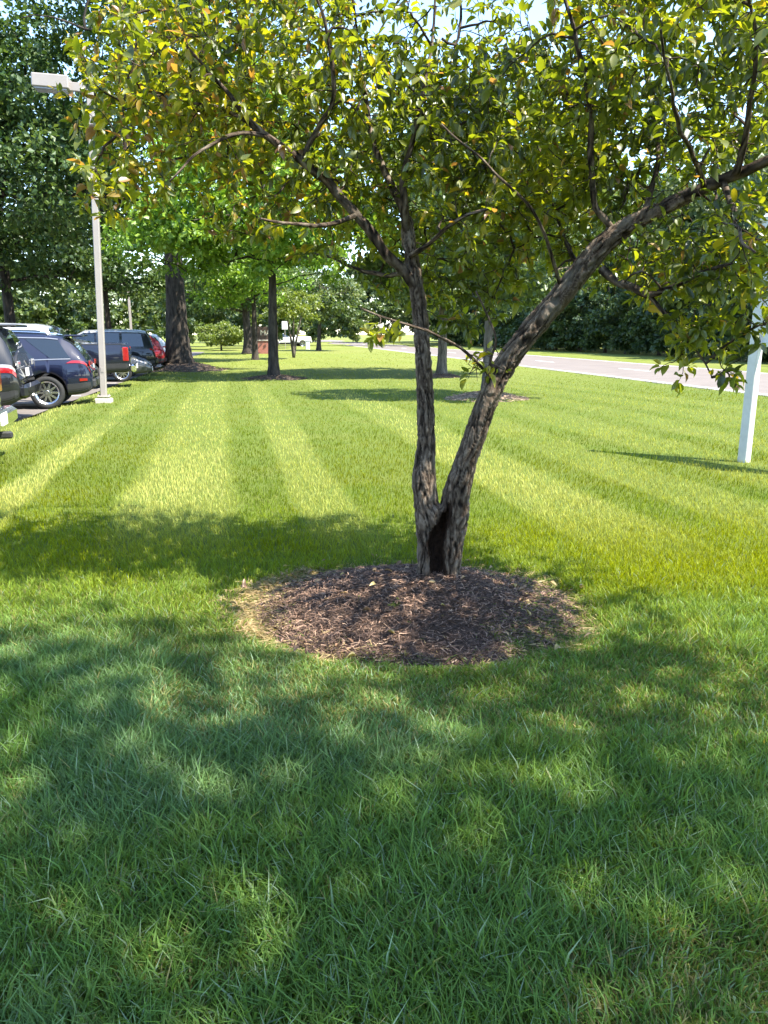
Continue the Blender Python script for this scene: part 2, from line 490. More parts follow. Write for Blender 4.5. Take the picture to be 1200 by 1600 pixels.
    o = mk('lawn_grass', np.vstack([V1, V2]), [Q1, np.vstack([T1, T2])], grass_mat(), cols={'gcol': np.vstack([c1, c2])})
    tag(o, 'mown green lawn grass striped pale and dark', 'grass', kind='stuff')
    print('grass blades', n, 'tris', len(ih) * 3 + len(il))
make_grass()

# ------------------------------------------------------------------ mulch
def mulch_bed(name, cx, cy, rx, ry, label, n, base_col, seed, big=1.0, parent_kind='structure'):
    rg = np.random.default_rng(seed)
    m, nn, l, out = new_mat(name + '_soil')
    p = nn.new('ShaderNodeBsdfPrincipled'); geo = nn.new('ShaderNodeNewGeometry').outputs['Position']
    f = noise(nn, l, geo, 45, 6, .7)
    l.new(ramp(nn, l, f, [(.3, tuple(c * .35 for c in base_col)), (.7, base_col)]), p.inputs['Base Color'])
    p.inputs['Roughness'].default_value = 1; b = nn.new('ShaderNodeBump'); b.inputs['Strength'].default_value = 1; b.inputs['Distance'].default_value = .03
    l.new(f, b.inputs['Height']); l.new(b.outputs[0], p.inputs['Normal']); l.new(p.outputs[0], out.inputs[0])
    nr, na = 22, 56
    rr = np.linspace(0, 1.16, nr); aa = np.linspace(0, 2 * math.pi, na, endpoint=False)
    X = cx + rr[:, None] * rx * np.cos(aa); Y = cy + rr[:, None] * ry * np.sin(aa)
    Z = H(X, Y) + .006 + .018 * (vnoise(X * 14, Y * 14, s=seed) - .5) * (rr[:, None] < .97) - .03 * sstep(1.04, 1.16, rr)[:, None]
    V = np.stack([X, Y, Z], -1).reshape(-1, 3)
    i = np.arange(nr - 1)[:, None] * na; k = np.arange(na)[None, :]; k2 = (k + 1) % na
    bed = mk(name, V, [np.stack([i + k, i + k2, i + na + k2, i + na + k], -1).reshape(-1, 4)], m, smooth=True)
    tag(bed, label, kind=parent_kind)
    # shredded bark: bent strips
    a = rg.uniform(0, 2 * math.pi, n); q = np.sqrt(rg.random(n)) * 1.06 + rg.normal(0, .025, n)
    x = cx + q * rx * np.cos(a); y = cy + q * ry * np.sin(a); z = H(x, y) + rg.uniform(.004, .028, n)
    ln = rg.gamma(2.2, .014, n) * big + .012; w = rg.uniform(.002, .0065, n) * big
    th = rg.uniform(0, math.pi * 2, n); tl = rg.normal(0, .28, n)
    d = np.stack([np.cos(th) * np.cos(tl), np.sin(th) * np.cos(tl), np.sin(tl)], 1)
    s = np.stack([-np.sin(th), np.cos(th), rg.normal(0, .5, n)], 1)
    c = np.stack([x, y, z], 1); bend = rg.normal(0, .12, (n, 1)) * ln[:, None] * s
    up = np.array([0, 0, 1.0]) * (w * .55)[:, None]
    A = c - d * ln[:, None] / 2; B = c + d * ln[:, None] / 2; M = c + bend + up * .6
    ww = s * w[:, None] * .5
    V = np.stack([A - ww, A + ww, M - ww, M + ww, B - ww * .6, B + ww * .6, A - up, M - up * 1.4, B - up], 1).reshape(-1, 3)
    k = np.arange(n)[:, None] * 9
    Q = np.vstack([k + np.array([[0, 1, 3, 2]]), k + np.array([[2, 3, 5, 4]]), k + np.array([[0, 2, 7, 6]]), k + np.array([[2, 4, 8, 7]])])
    tone = np.clip(rg.beta(1.5, 2.3, n) + .3 * (rg.random(n) < .08), 0, 1)
    mm, nn, l, out = new_mat(name + '_shreds')
    p = nn.new('ShaderNodeBsdfPrincipled'); at = nn.new('ShaderNodeAttribute'); at.attribute_name = 'tone'
    bc = np.array(base_col)
    l.new(ramp(nn, l, at.outputs['Fac'], [(0, tuple(bc * .3)), (.35, tuple(bc * .85)), (.65, tuple(bc * 1.9)), (1, (.45, .31, .21))]), p.inputs['Base Color'])
    p.inputs['Roughness'].default_value = .85; l.new(p.outputs[0], out.inputs[0])
    o = mk('shredded_bark', V, [Q], mm, bed, attrs={'tone': np.repeat(tone, 9)})
    tag(o, kind='stuff')
    return bed
mulch_bed('mulch_bed', *MUL, 'dark shredded mulch bed around the forked tree', 22000, (.125, .075, .051), 3, .8)
mulch_bed('oak_mulch', *SPOTS['oak'][:2], SPOTS['oak'][2], SPOTS['oak'][2], 'brown mulch mound at the foot of the thick oak', 2500, (.10, .07, .05), 4, 2.5)
mulch_bed('maple_mulch', *SPOTS['maple'][:2], SPOTS['maple'][2], SPOTS['maple'][2], 'round mulch bed under the dark trunked maple', 2000, (.10, .07, .05), 5, 2)
mulch_bed('tree_mulch', *SPOTS['c'][:2], SPOTS['c'][2], SPOTS['c'][2], 'small mulch ring at the tree behind the left stem', 1200, (.13, .085, .06), 6, 2)
mulch_bed('bare_mulch', *SPOTS['d'][:2], SPOTS['d'][2], SPOTS['d'][2], 'pale dry mulch mound behind the leaning stem', 1800, (.30, .22, .15), 7, 2)

# straw and clippings at the bed's rim
def clippings():
    n = 24000
    a = rng.uniform(0, 2 * math.pi, n); q = rng.normal(1.05, .085, n)
    wgt = np.where((np.cos(a) < -.6) & (np.sin(a) > -.55), 1.0, np.where(np.cos(a) > .5, .8, .12)); k = rng.random(n) < wgt
    a, q = a[k], q[k]; n = len(a)
    q = np.where(np.abs(np.cos(a)) > .6, q + .05 + rng.normal(0, .06, n), q)
    q = np.where(np.cos(a) > .5, q - np.abs(rng.normal(0, .14, n)), q)
    x = MUL[0] + q * MUL[2] * np.cos(a); y = MUL[1] + q * MUL[3] * np.sin(a); z = H(x, y) + rng.uniform(.004, .022, n)
    th = rng.uniform(0, 2 * math.pi, n); ln = rng.uniform(.03, .085, n); w = rng.uniform(.0018, .004, n)
    d = np.stack([np.cos(th), np.sin(th), rng.normal(0, .18, n)], 1) * ln[:, None] * .5
    s = np.stack([-np.sin(th), np.cos(th), rng.normal(0, .4, n)], 1) * w[:, None]
    c = np.stack([x, y, z], 1)
    V = np.stack([c - d - s, c - d + s, c + d], 1).reshape(-1, 3)
    col = np.where(rng.random((n, 1)) < np.where(np.cos(a) > .5, .45, .85)[:, None], np.array([[.42, .33, .18]]), np.array([[.14, .2, .05]])) * rng.uniform(.6, 1.15, (n, 1))
    o = mk('dry_clippings', V, [np.arange(n)[:, None] * 3 + np.array([[0, 1, 2]])], bpy.data.materials['grass_blades'], cols={'gcol': np.repeat(col, 3, 0)})
    tag(o, 'dry straw clippings scattered round the mulch rim', 'clippings', kind='stuff')
clippings()

# ------------------------------------------------------------------ the forked tree
def main_bark():
    m, n, l, out = new_mat('shaggy_bark')
    p = n.new('ShaderNodeBsdfPrincipled')
    tc = n.new('ShaderNodeTexCoord').outputs['Object']
    mp = n.new('ShaderNodeMapping'); mp.inputs['Scale'].default_value = (1, 1, .34); l.new(tc, mp.inputs[0])
    f = noise(n, l, mp.outputs[0], 70, 8, .7); f2 = noise(n, l, tc, 9, 4)
    a = n.new('ShaderNodeAttribute'); a.attribute_name = 'ridge'
    cv = n.new('ShaderNodeAttribute'); cv.attribute_name = 'rot'
    c1 = ramp(n, l, a.outputs['Fac'], [(.12, (.012, .009, .007)), (.42, (.075, .057, .044)), (.68, (.165, .132, .104)), (.95, (.31, .265, .215))])
    c2 = ramp(n, l, f, [(.3, (.55, .52, .5)), (.7, (1.25, 1.2, 1.15))])
    c = mixc(n, l, 1.0, c1, c2, 'MULTIPLY')
    c = mixc(n, l, ramp(n, l, f2, [(.54, (0, 0, 0)), (.68, (.45, .45, .45))]), c, (.25, .222, .18))  # pale patches: lichen, also standing in for sun dapples on the stems
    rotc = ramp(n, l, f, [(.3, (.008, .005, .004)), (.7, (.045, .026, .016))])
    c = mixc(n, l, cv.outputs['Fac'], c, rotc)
    l.new(c, p.inputs['Base Color']); p.inputs['Roughness'].default_value = .9; p.inputs['Specular IOR Level'].default_value = .15
    b = n.new('ShaderNodeBump'); b.inputs['Strength'].default_value = 1.0; b.inputs['Distance'].default_value = .012
    l.new(f, b.inputs['Height']); l.new(b.outputs[0], p.inputs['Normal']); l.new(p.outputs[0], out.inputs[0])
    return m
BARK = main_bark()

def surface_nets(f, org, h):
    s = f < 0
    c = np.zeros(tuple(np.array(f.shape) - 1), np.int8)
    for i in (0, 1):
        for j in (0, 1):
            for k in (0, 1):
                c += s[i:f.shape[0] - 1 + i, j:f.shape[1] - 1 + j, k:f.shape[2] - 1 + k]
    act = np.argwhere((c > 0) & (c < 8))
    idx = -np.ones(c.shape, np.int32); idx[tuple(act.T)] = np.arange(len(act))
    acc = np.zeros((len(act), 3)); cnt = np.zeros(len(act))
    cor = [(i, j, k) for i in (0, 1) for j in (0, 1) for k in (0, 1)]
    vals = {o: f[act[:, 0] + o[0], act[:, 1] + o[1], act[:, 2] + o[2]] for o in cor}
    for a in cor:
        for ax in range(3):
            if a[ax] == 0:
                b = list(a); b[ax] = 1; b = tuple(b)
                va, vb = vals[a], vals[b]; m = (va < 0) != (vb < 0)
                t = np.where(m, va / np.where(m, va - vb, 1), 0)
                p = np.array(a, float)[None] + 0 * acc
                p[:, ax] += t
                acc[m] += p[m]; cnt[m] += 1
    V = (act + acc / np.maximum(cnt, 1)[:, None]) * h + org
    Q = []
    for ax in range(3):
        o1, o2 = [(1, 2), (2, 0), (0, 1)][ax]
        sl0 = [slice(1, f.shape[d] - 1) for d in range(3)]; sl1 = list(sl0)
        sl0[ax] = slice(0, f.shape[ax] - 1); sl1[ax] = slice(1, f.shape[ax])
        m = s[tuple(sl0)] != s[tuple(sl1)]
        e = np.argwhere(m); off = np.array([0 if d == ax else 1 for d in range(3)]); e = e + off
        inside = s[tuple(e.T)]
        def cell(d1, d2):
            q = e.copy(); q[:, o1] -= d1; q[:, o2] -= d2
            return idx[tuple(q.T)]
        q = np.stack([cell(1, 1), cell(0, 1), cell(0, 0), cell(1, 0)], 1)
        q[~inside] = q[~inside][:, ::-1]
        Q.append(q)
    Q = np.vstack(Q); Q = Q[(Q >= 0).all(1)]
    return V, Q

YT = 4.51
# photo pixel path, distance ahead, diameter in photo pixels
LEFT = [(667, 925, YT, 44), (668, 900, YT, 42), (671, 860, YT, 43), (668, 805, YT, 45), (664, 765, YT, 43), (663, 735, YT, 39), (666, 690, YT + .02, 33), (665, 640, YT + .04, 31),
        (663, 590, YT + .06, 30), (660, 540, YT + .08, 28), (655, 480, YT + .1, 27), (647, 425, YT + .1, 27), (640, 385, YT + .1, 26), (636, 345, YT + .1, 21)]
RIGHT = [(698, 925, YT, 38), (699, 900, YT, 38), (702, 855, YT - .01, 46), (707, 805, YT - .02, 50), (715, 765, YT - .03, 44), (728, 720, YT - .04, 42), (745, 672, YT - .06, 41),
         (762, 625, YT - .08, 41), (786, 575, YT - .1, 42), (822, 525, YT - .14, 42), (868, 472, YT - .18, 42), (910, 420, YT - .22, 42), (945, 380, YT - .26, 40), (985, 351, YT - .3, 34),
         (1035, 325, YT - .36, 29), (1080, 304, YT - .42, 26)]
def to3(path):
    P = np.array([at_y(a, b, Y) for a, b, Y, w in path])
    dep = np.array([math.cos(PITCH) * p[1] - math.sin(PITCH) * (p[2] - CAM_H) for p in P])
    r = np.array([w for *_, w in path]) / 1200 * dep / 2 * .93
    return P, r
def smooth_path(P, r, step=.03):
    P = np.asarray(P); r = np.asarray(r)
    s = np.concatenate([[0], np.cumsum(np.linalg.norm(np.diff(P, axis=0), axis=1))])
    n = max(4, int(s[-1] / step)); t = np.linspace(0, s[-1], n)
    # Catmull-Rom through the points
    i = np.clip(np.searchsorted(s, t, side='right') - 1, 0, len(P) - 2)
    u = ((t - s[i]) / (s[i + 1] - s[i]))[:, None]
    p0 = P[np.maximum(i - 1, 0)]; p1 = P[i]; p2 = P[i + 1]; p3 = P[np.minimum(i + 2, len(P) - 1)]
    Q = .5 * (2 * p1 + (p2 - p0) * u + (2 * p0 - 5 * p1 + 4 * p2 - p3) * u ** 2 + (3 * p1 - p0 - 3 * p2 + p3) * u ** 3)
    return Q, np.interp(t, s, r)

tree = thing('crabapple_tree', 'forked tree with shaggy bark and hollow base in the mulch bed', 'tree')

def build_trunk():
    PL, rL = smooth_path(*to3([(a, b, c, d * .9) for a, b, c, d in LEFT]), .05); PR, rR = smooth_path(*to3([(a, b, c, d * (.97 if b > 740 else .86)) for a, b, c, d in RIGHT]), .05)
    h = .0065
    allP = np.vstack([PL, PR]); lo = allP.min(0) - .16; hi = allP.max(0) + .16
    dim = np.ceil((hi - lo) / h).astype(int) + 1
    def field(P, r, k_=None):
        f = np.full(dim, 1.0, np.float32)
        for a in range(len(P) - 1):
            A, B = P[a], P[a + 1]; ra, rb = r[a], r[a + 1]
            mrg = max(ra, rb) + .07
            i0 = np.maximum(((np.minimum(A, B) - mrg - lo) / h).astype(int), 0); i1 = np.minimum(((np.maximum(A, B) + mrg - lo) / h).astype(int) + 2, dim)
            ax = [lo[d] + h * np.arange(i0[d], i1[d]) for d in range(3)]
            X, Y, Z = np.meshgrid(*ax, indexing='ij')
            D = np.stack([X - A[0], Y - A[1], Z - A[2]], -1).astype(np.float32)
            ab = (B - A).astype(np.float32); t = np.clip((D @ ab) / (ab @ ab), 0, 1)
            d = np.sqrt(((D - t[..., None] * ab) ** 2).sum(-1)) - (ra + (rb - ra) * t)
            sl = tuple(slice(i0[k], i1[k]) for k in range(3))
            f[sl] = np.minimum(f[sl], d)
        return f
    fl = field(PL, rL); fr = field(PR, rR)
    FP, Fr = to3([(683, 925, YT + .03, 48), (683, 880, YT + .03, 46), (685, 840, YT + .03, 48), (686, 808, YT + .02, 36)])
    ff = field(FP, Fr)
    def smin(a, b, k):
        q = np.clip(.5 + .5 * (b - a) / k, 0, 1); return b + (a - b) * q - k * q * (1 - q)
    f = smin(smin(fl, ff, .03), fr, .022)
    # burrs and root flare
    for (a, b, Y, w) in ((660, 742, YT - .02, 27), (716, 812, YT - .03, 24), (681, 800, YT - .06, 21), (719, 795, YT - .05, 24), (654, 908, YT - .02, 22), (714, 905, YT, 20)):
        P, r = to3([(a, b, Y, w), (a, b + 14, Y, w)])
        f = smin(f, field(P, r), .035)
    CP, Cr = to3([(686, 930, YT - .135, 27), (683, 890, YT - .13, 25), (682, 855, YT - .125, 27), (687, 830, YT - .12, 24), (695, 810, YT - .115, 18), (701, 794, YT - .10, 10)])
    Cr2 = Cr * 1.0
    # the hollow: a slot cut back into the wood
    fc = np.minimum(field(CP, Cr2), field(CP + np.array([0, .05, 0]), Cr2 * 1.0)); fc = np.minimum(fc, field(CP + np.array([0, .1, 0]), Cr2 * .95))
    gx, gy, gz = np.meshgrid(*[lo[d] + h * np.arange(dim[d]) for d in range(3)], indexing='ij')
    bx = fc < .06
    fc[bx] += (.026 * (vnoise(gx[bx] * 45, gy[bx] * 12, gz[bx] * 8, s=37) - .5) + .014 * (vnoise(gx[bx] * 120, gy[bx] * 30, gz[bx] * 70, s=34) - .5)).astype(np.float32)
    f = np.maximum(f, -fc)
    V, Q = surface_nets(f, lo, h)
    # drop what is cut by the grid floor
    # bark relief
    segA = np.vstack([PL[:-1], PR[:-1]]); segB = np.vstack([PL[1:], PR[1:]])
    best = np.full(len(V), 9.0); dirs = np.zeros((len(V), 3)); ctr = np.zeros((len(V), 3)); sal = np.zeros(len(V))
    acc = 0
    for A, B in zip(segA, segB):
        ab = B - A; L = np.linalg.norm(ab); t = np.clip((V - A) @ ab / (ab @ ab), 0, 1); c = A + t[:, None] * ab
        d = np.linalg.norm(V - c, axis=1); m = d < best
        best[m] = d[m]; dirs[m] = ab / L; ctr[m] = c[m]; sal[m] = acc + t[m] * L; acc += L
    rad = V - ctr; rn = rad / (np.linalg.norm(rad, axis=1)[:, None] + 1e-9)
    th = np.arctan2(rn[:, 0], -rn[:, 1])
    # twisting, plated ridges: coordinates wrap round the stem
    wx, wy = np.cos(th + sal * .9), np.sin(th + sal * .9)
    wob_ = (vnoise(wx * 2, wy * 2, sal * 7, s=6) - .5) * .55
    wx, wy = np.cos(th + sal * .9 + wob_), np.sin(th + sal * .9 + wob_)
    r1 = np.abs(2 * vnoise(wx * 4.2 + 9, wy * 4.2 + 4, sal * 8.5, s=1) - 1)
    r1b = np.abs(2 * vnoise(wx * 7.5 + 3, wy * 7.5 + 8, sal * 15, s=7) - 1)
    r2 = vnoise(wx * 9 + 2, wy * 9, sal * 22, s=2); r3 = vnoise(wx * 18, wy * 18 + 7, sal * 45, s=3)
    plate = sstep(.04, .34, r1) * .6 + sstep(.03, .30, r1b) * .4
    ridge = np.clip(.10 + .62 * plate + .36 * (r2 - .5) + .42 * (r3 - .5), 0, 1)
    bi = np.array([0.0] * len(V))
    ci = np.clip(((V - lo) / h).astype(int), 0, dim - 1)
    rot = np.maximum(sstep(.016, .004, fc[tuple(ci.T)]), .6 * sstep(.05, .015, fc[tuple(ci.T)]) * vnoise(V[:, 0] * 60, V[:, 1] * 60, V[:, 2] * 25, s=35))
    V = V + rn * ((ridge - .55) * .019 * (1 - .6 * rot))[:, None]
    V[:, 2] += 0
    o = mk('trunk', V, [Q], BARK, tree, smooth=True, attrs={'ridge': ridge, 'rot': rot})
    o['label'] = 'two rough brown stems forking above a dark hollow'
    return PL, rL, PR, rR
PL, rL, PR, rR = build_trunk()

LIMBS = {
 'l1': [(652, 450, YT + .1, 20), (622, 415, YT + .05, 18), (598, 388, YT, 17), (575, 355, YT - .02, 17), (545, 318, YT - .06, 16), (510, 283, YT - .1, 16), (475, 252, YT - .15, 15), (440, 228, YT - .2, 13), (405, 205, YT - .25, 11), (375, 178, YT - .3, 8), (350, 140, YT - .33, 7), (318, 100, YT - .36, 5), (280, 62, YT - .4, 3.5)],
 'l2': [(640, 370, YT + .1, 19), (630, 330, YT + .15, 16), (612, 290, YT + .2, 13), (590, 240, YT + .25, 11), (575, 190, YT + .3, 9), (568, 130, YT + .35, 7), (560, 60, YT + .4, 5), (548, -30, YT + .4, 4)],
 'l3': [(637, 365, YT + .1, 17), (630, 320, YT, 14), (632, 270, YT - .05, 12), (645, 225, YT - .1, 10), (655, 170, YT - .15, 8), (668, 110, YT - .15, 6), (680, 40, YT - .1, 5), (684, -40, YT - .1, 3)],
 'l4': [(478, 254, YT - .15, 10), (478, 236, YT - .2, 9), (498, 195, YT - .28, 9), (517, 155, YT - .35, 8), (518, 105, YT - .4, 7), (508, 50, YT - .45, 6), (497, 10, YT - .5, 5), (470, -60, YT - .5, 4)],
 'l5': [(418, 213, YT - .24, 8), (380, 208, YT - .34, 7), (345, 218, YT - .44, 6), (312, 238, YT - .55, 5), (285, 262, YT - .62, 4), (262, 285, YT - .66, 3)],
 'l6': [(400, 203, YT - .26, 7), (352, 172, YT - .1, 6), (300, 160, YT + .05, 5), (240, 150, YT + .15, 4), (180, 145, YT + .2, 3)],
 'l7': [(560, 335, YT - .03, 9), (530, 345, YT - .2, 8), (490, 352, YT - .4, 7), (450, 350, YT - .55, 5), (410, 340, YT - .7, 4)],
 'l8': [(640, 400, YT + .08, 10), (665, 385, YT - .1, 8), (700, 355, YT - .25, 7), (735, 335, YT - .4, 5), (770, 325, YT - .5, 4)],
 'l9': [(645, 420, YT + .12, 10), (610, 430, YT + .4, 8), (560, 420, YT + .7, 6), (510, 400, YT + .95, 5), (470, 390, YT + 1.1, 3)],
 'l10': [(690, 60, YT - .12, 4), (712, 70, YT - .1, 5), (722, 30, YT - .1, 5), (716, -10, YT - .1, 4)],
 'r1': [(962, 366, YT - .27, 12), (948, 346, YT - .28, 12), (931, 325, YT - .3, 11), (927, 285, YT - .34, 11), (925, 230, YT - .4, 10), (922, 175, YT - .45, 10), (912, 110, YT - .5, 9), (900, 60, YT - .55, 8), (885, 10, YT - .6, 6), (868, -60, YT - .6, 4)],
 'r2': [(1070, 308, YT - .42, 22), (1115, 288, YT - .5, 20), (1160, 268, YT - .6, 18), (1210, 246, YT - .7, 18), (1290, 200, YT - .85, 15), (1370, 130, YT - 1.0, 12), (1450, 60, YT - 1.1, 8)],
 'r3': [(940, 420, YT - .24, 16), (962, 440, YT - .3, 13), (985, 449, YT - .38, 14), (1012, 461, YT - .45, 13), (1036, 452, YT - .55, 10), (1065, 440, YT - .65, 8), (1100, 425, YT - .75, 7), (1140, 412, YT - .85, 5)],
 'r4': [(1014, 461, YT - .45, 9), (1032, 482, YT - .55, 7), (1050, 505, YT - .65, 5), (1075, 530, YT - .75, 4), (1095, 560, YT - .8, 3), (1110, 590, YT - .84, 2)],
 'r5': [(876, 450, YT - .18, 7), (868, 418, YT - .3, 6), (852, 370, YT - .42, 6), (832, 330, YT - .5, 5.5), (808, 300, YT - .58, 5), (770, 268, YT - .64, 4.5), (730, 232, YT - .7, 4), (690, 195, YT - .75, 3)],
 'r6': [(1000, 345, YT - .32, 13), (1012, 318, YT - .3, 11), (1022, 280, YT - .22, 9), (1030, 230, YT - .1, 8), (1020, 170, YT, 7), (1010, 100, YT + .1, 5), (1005, 20, YT + .1, 4)],
 'r7': [(768, 588, YT - .1, 8), (752, 572, YT - .2, 6), (728, 550, YT - .35, 5.5), (696, 530, YT - .5, 5), (660, 515, YT - .62, 4.5), (612, 499, YT - .75, 4), (565, 484, YT - .85, 3)],
 'r8': [(770, 585, YT - .1, 6), (766, 560, YT - .18, 5), (772, 530, YT - .22, 4), (764, 495, YT - .25, 3.5), (745, 455, YT - .28, 3)],
 'r9': [(1130, 284, YT - .52, 12), (1140, 320, YT - .8, 9), (1150, 350, YT - 1.1, 7), (1160, 375, YT - 1.35, 5), (1180, 395, YT - 1.55, 4)],
 'r10': [(1150, 272, YT - .6, 14), (1165, 220, YT - .7, 11), (1172, 160, YT - .8, 9), (1180, 90, YT - .9, 7), (1170, 10, YT - 1.0, 5)],
 'r11': [(1100, 294, YT - .48, 10), (1085, 250, YT - .9, 8), (1060, 190, YT - 1.3, 7), (1040, 120, YT - 1.6, 5), (1030, 40, YT - 1.8, 4)],
 'r12': [(1240, 230, YT - .75, 12), (1290, 260, YT - 1.2, 9), (1330, 290, YT - 1.7, 7), (1360, 320, YT - 2.1, 5)],
 'r13': [(905, 425, YT - .2, 9), (890, 390, YT + .1, 8), (870, 340, YT + .4, 6), (850, 280, YT + .65, 5), (840, 220, YT + .8, 4)],
}
nodes_P = []; nodes_d = []
limb_pts = []
for k, path in LIMBS.items():
    P, r = smooth_path(*to3(path), .035)
    P = P + np.stack([vnoise(P[:, 0] * 7, P[:, 1] * 7, P[:, 2] * 7, s=40 + j) - .5 for j in range(3)], 1) * .022 * sstep(0, 6, np.arange(len(P)))[:, None]
    m = MB(); m.tube(P, np.maximum(r, .003) * (1 + .18 * (vnoise(P[:, 0] * 25, P[:, 2] * 25, s=5) - .5)), 9, jit=.22)
    o = m.build('limb', BARK, tree, smooth=True)
    at = o.data.attributes.new('ridge', 'FLOAT', 'POINT'); at.data.foreach_set('value', np.clip(rng.normal(.42, .25, len(o.data.vertices)), 0, 1).astype(np.float32))
    limb_pts.append(P)
limb_pts.append(PL[len(PL) * 3 // 4:]); limb_pts.append(PR[len(PR) * 55 // 100:])
# the crown's body: lobes in world space round the limbs (centre, radii)
def lobe(px, py, Y, rx, ry, rz): return (at_y(px, py, Y), np.array([rx, ry, rz]))
LOBES = [(lobe(265, 165, YT + .1, .52, .85, .48), 1.2), (lobe(370, 110, YT + .3, .75, 1.0, .58), 1.4), (lobe(440, 320, YT + .2, .5, .8, .32), .40), (lobe(530, 140, YT + .45, .75, 1.1, .7), 1.4),
         (lobe(620, 240, YT + .45, .6, .9, .55), .9), (lobe(630, 400, YT + .65, .45, .5, .30), .26), (lobe(770, 290, YT + .25, .6, .95, .65), 1.2), (lobe(730, 455, YT + .45, .42, .45, .30), .36), (lobe(715, 150, YT + .4, .5, .8, .5), .7), (lobe(860, 170, YT + .2, .75, 1.0, .7), 1.3), (lobe(1020, 110, YT + .1, .9, 1.2, .7), 1.8),
         (lobe(1130, 170, YT - .4, .8, 1.2, .55), 1.4), (lobe(1060, 405, YT - .2, .5, .7, .24), .75), (lobe(1130, 430, YT - .7, .45, .7, .35), .7), (lobe(1100, 540, YT - .75, .20, .25, .30), .14), (lobe(900, 330, YT + .3, .5, .7, .4), .5),
         (lobe(1420, 120, YT - 1.0, 1.0, 1.3, .8), .5), (lobe(500, -150, YT + .3, 1.5, 1.3, .6), .75), (lobe(1080, -150, YT, 1.5, 1.3, .6), .85), (lobe(200, 290, YT - .2, .3, .6, .2), .16), (lobe(760, 570, YT - .25, .18, .2, .12), .06), (lobe(630, 515, YT - .7, .3, .2, .06), .035)]
def sample_crown(n):
    w = np.array([l[1] for l in LOBES]); w = w / w.sum()
    k = rng.choice(len(LOBES), n, p=w)
    c = np.array([l[0][0] for l in LOBES])[k]; r = np.array([l[0][1] for l in LOBES])[k]
    d = rng.normal(size=(n, 3)); d /= np.linalg.norm(d, axis=1)[:, None]
    return c + d * r * (rng.random((n, 1)) ** .42)
def proj(P):
    cp, sp = math.cos(PITCH), math.sin(PITCH)
    q = P - np.array([0, 0, CAM_H]); dep = q[:, 1] * cp - q[:, 2] * sp; upc = q[:, 1] * sp + q[:, 2] * cp
    return 600 + 1200 * q[:, 0] / dep, 800 - 1200 * upc / dep, dep

NP = np.vstack(limb_pts); ND = np.zeros(len(NP))
tw = MB(); twigs = []
def grow(targets, r0, r1, maxd, wob, lvl):
    global NP, ND
    d0 = np.array([np.min(((NP - t) ** 2).sum(1)) for t in targets]) ** .5
    for t in targets[np.argsort(d0)]:
        q = ((NP - t) ** 2).sum(1); i = int(np.argmin(q + .02 * ND)); d = math.sqrt(q[i])
        if d > maxd or d < .04: continue
        A = NP[i]; n = max(3, int(d / .045))
        s = np.linspace(0, 1, n + 1)[:, None]
        bow = np.array([0, 0, 1.0]) * .14 * d * (1 if lvl < 2 else rng.uniform(-1, 1)) + rng.normal(0, wob * d, 3)
        P = A + (t - A) * s + bow * (s * (1 - s) * 3) + rng.normal(0, .006, (n + 1, 3)) * (s > 0)
        tw.tube(P, np.linspace(r0, r1, n + 1), 5 if lvl < 2 else 4, cap=False)
        NP = np.vstack([NP, P[1:]]); ND = np.concatenate([ND, np.full(n, lvl * .3)])
        if lvl >= 1: twigs.append(P)
grow(sample_crown(230), .0075, .0035, 1.5, .10, 1)
grow(sample_crown(3700), .0032, .0013, .55, .12, 2)
o = tw.build('twigs', BARK, tree, smooth=True); tag(o, kind='stuff')
at = o.data.attributes.new('ridge', 'FLOAT', 'POINT'); at.data.foreach_set('value', np.full(len(o.data.vertices), .35, np.float32))

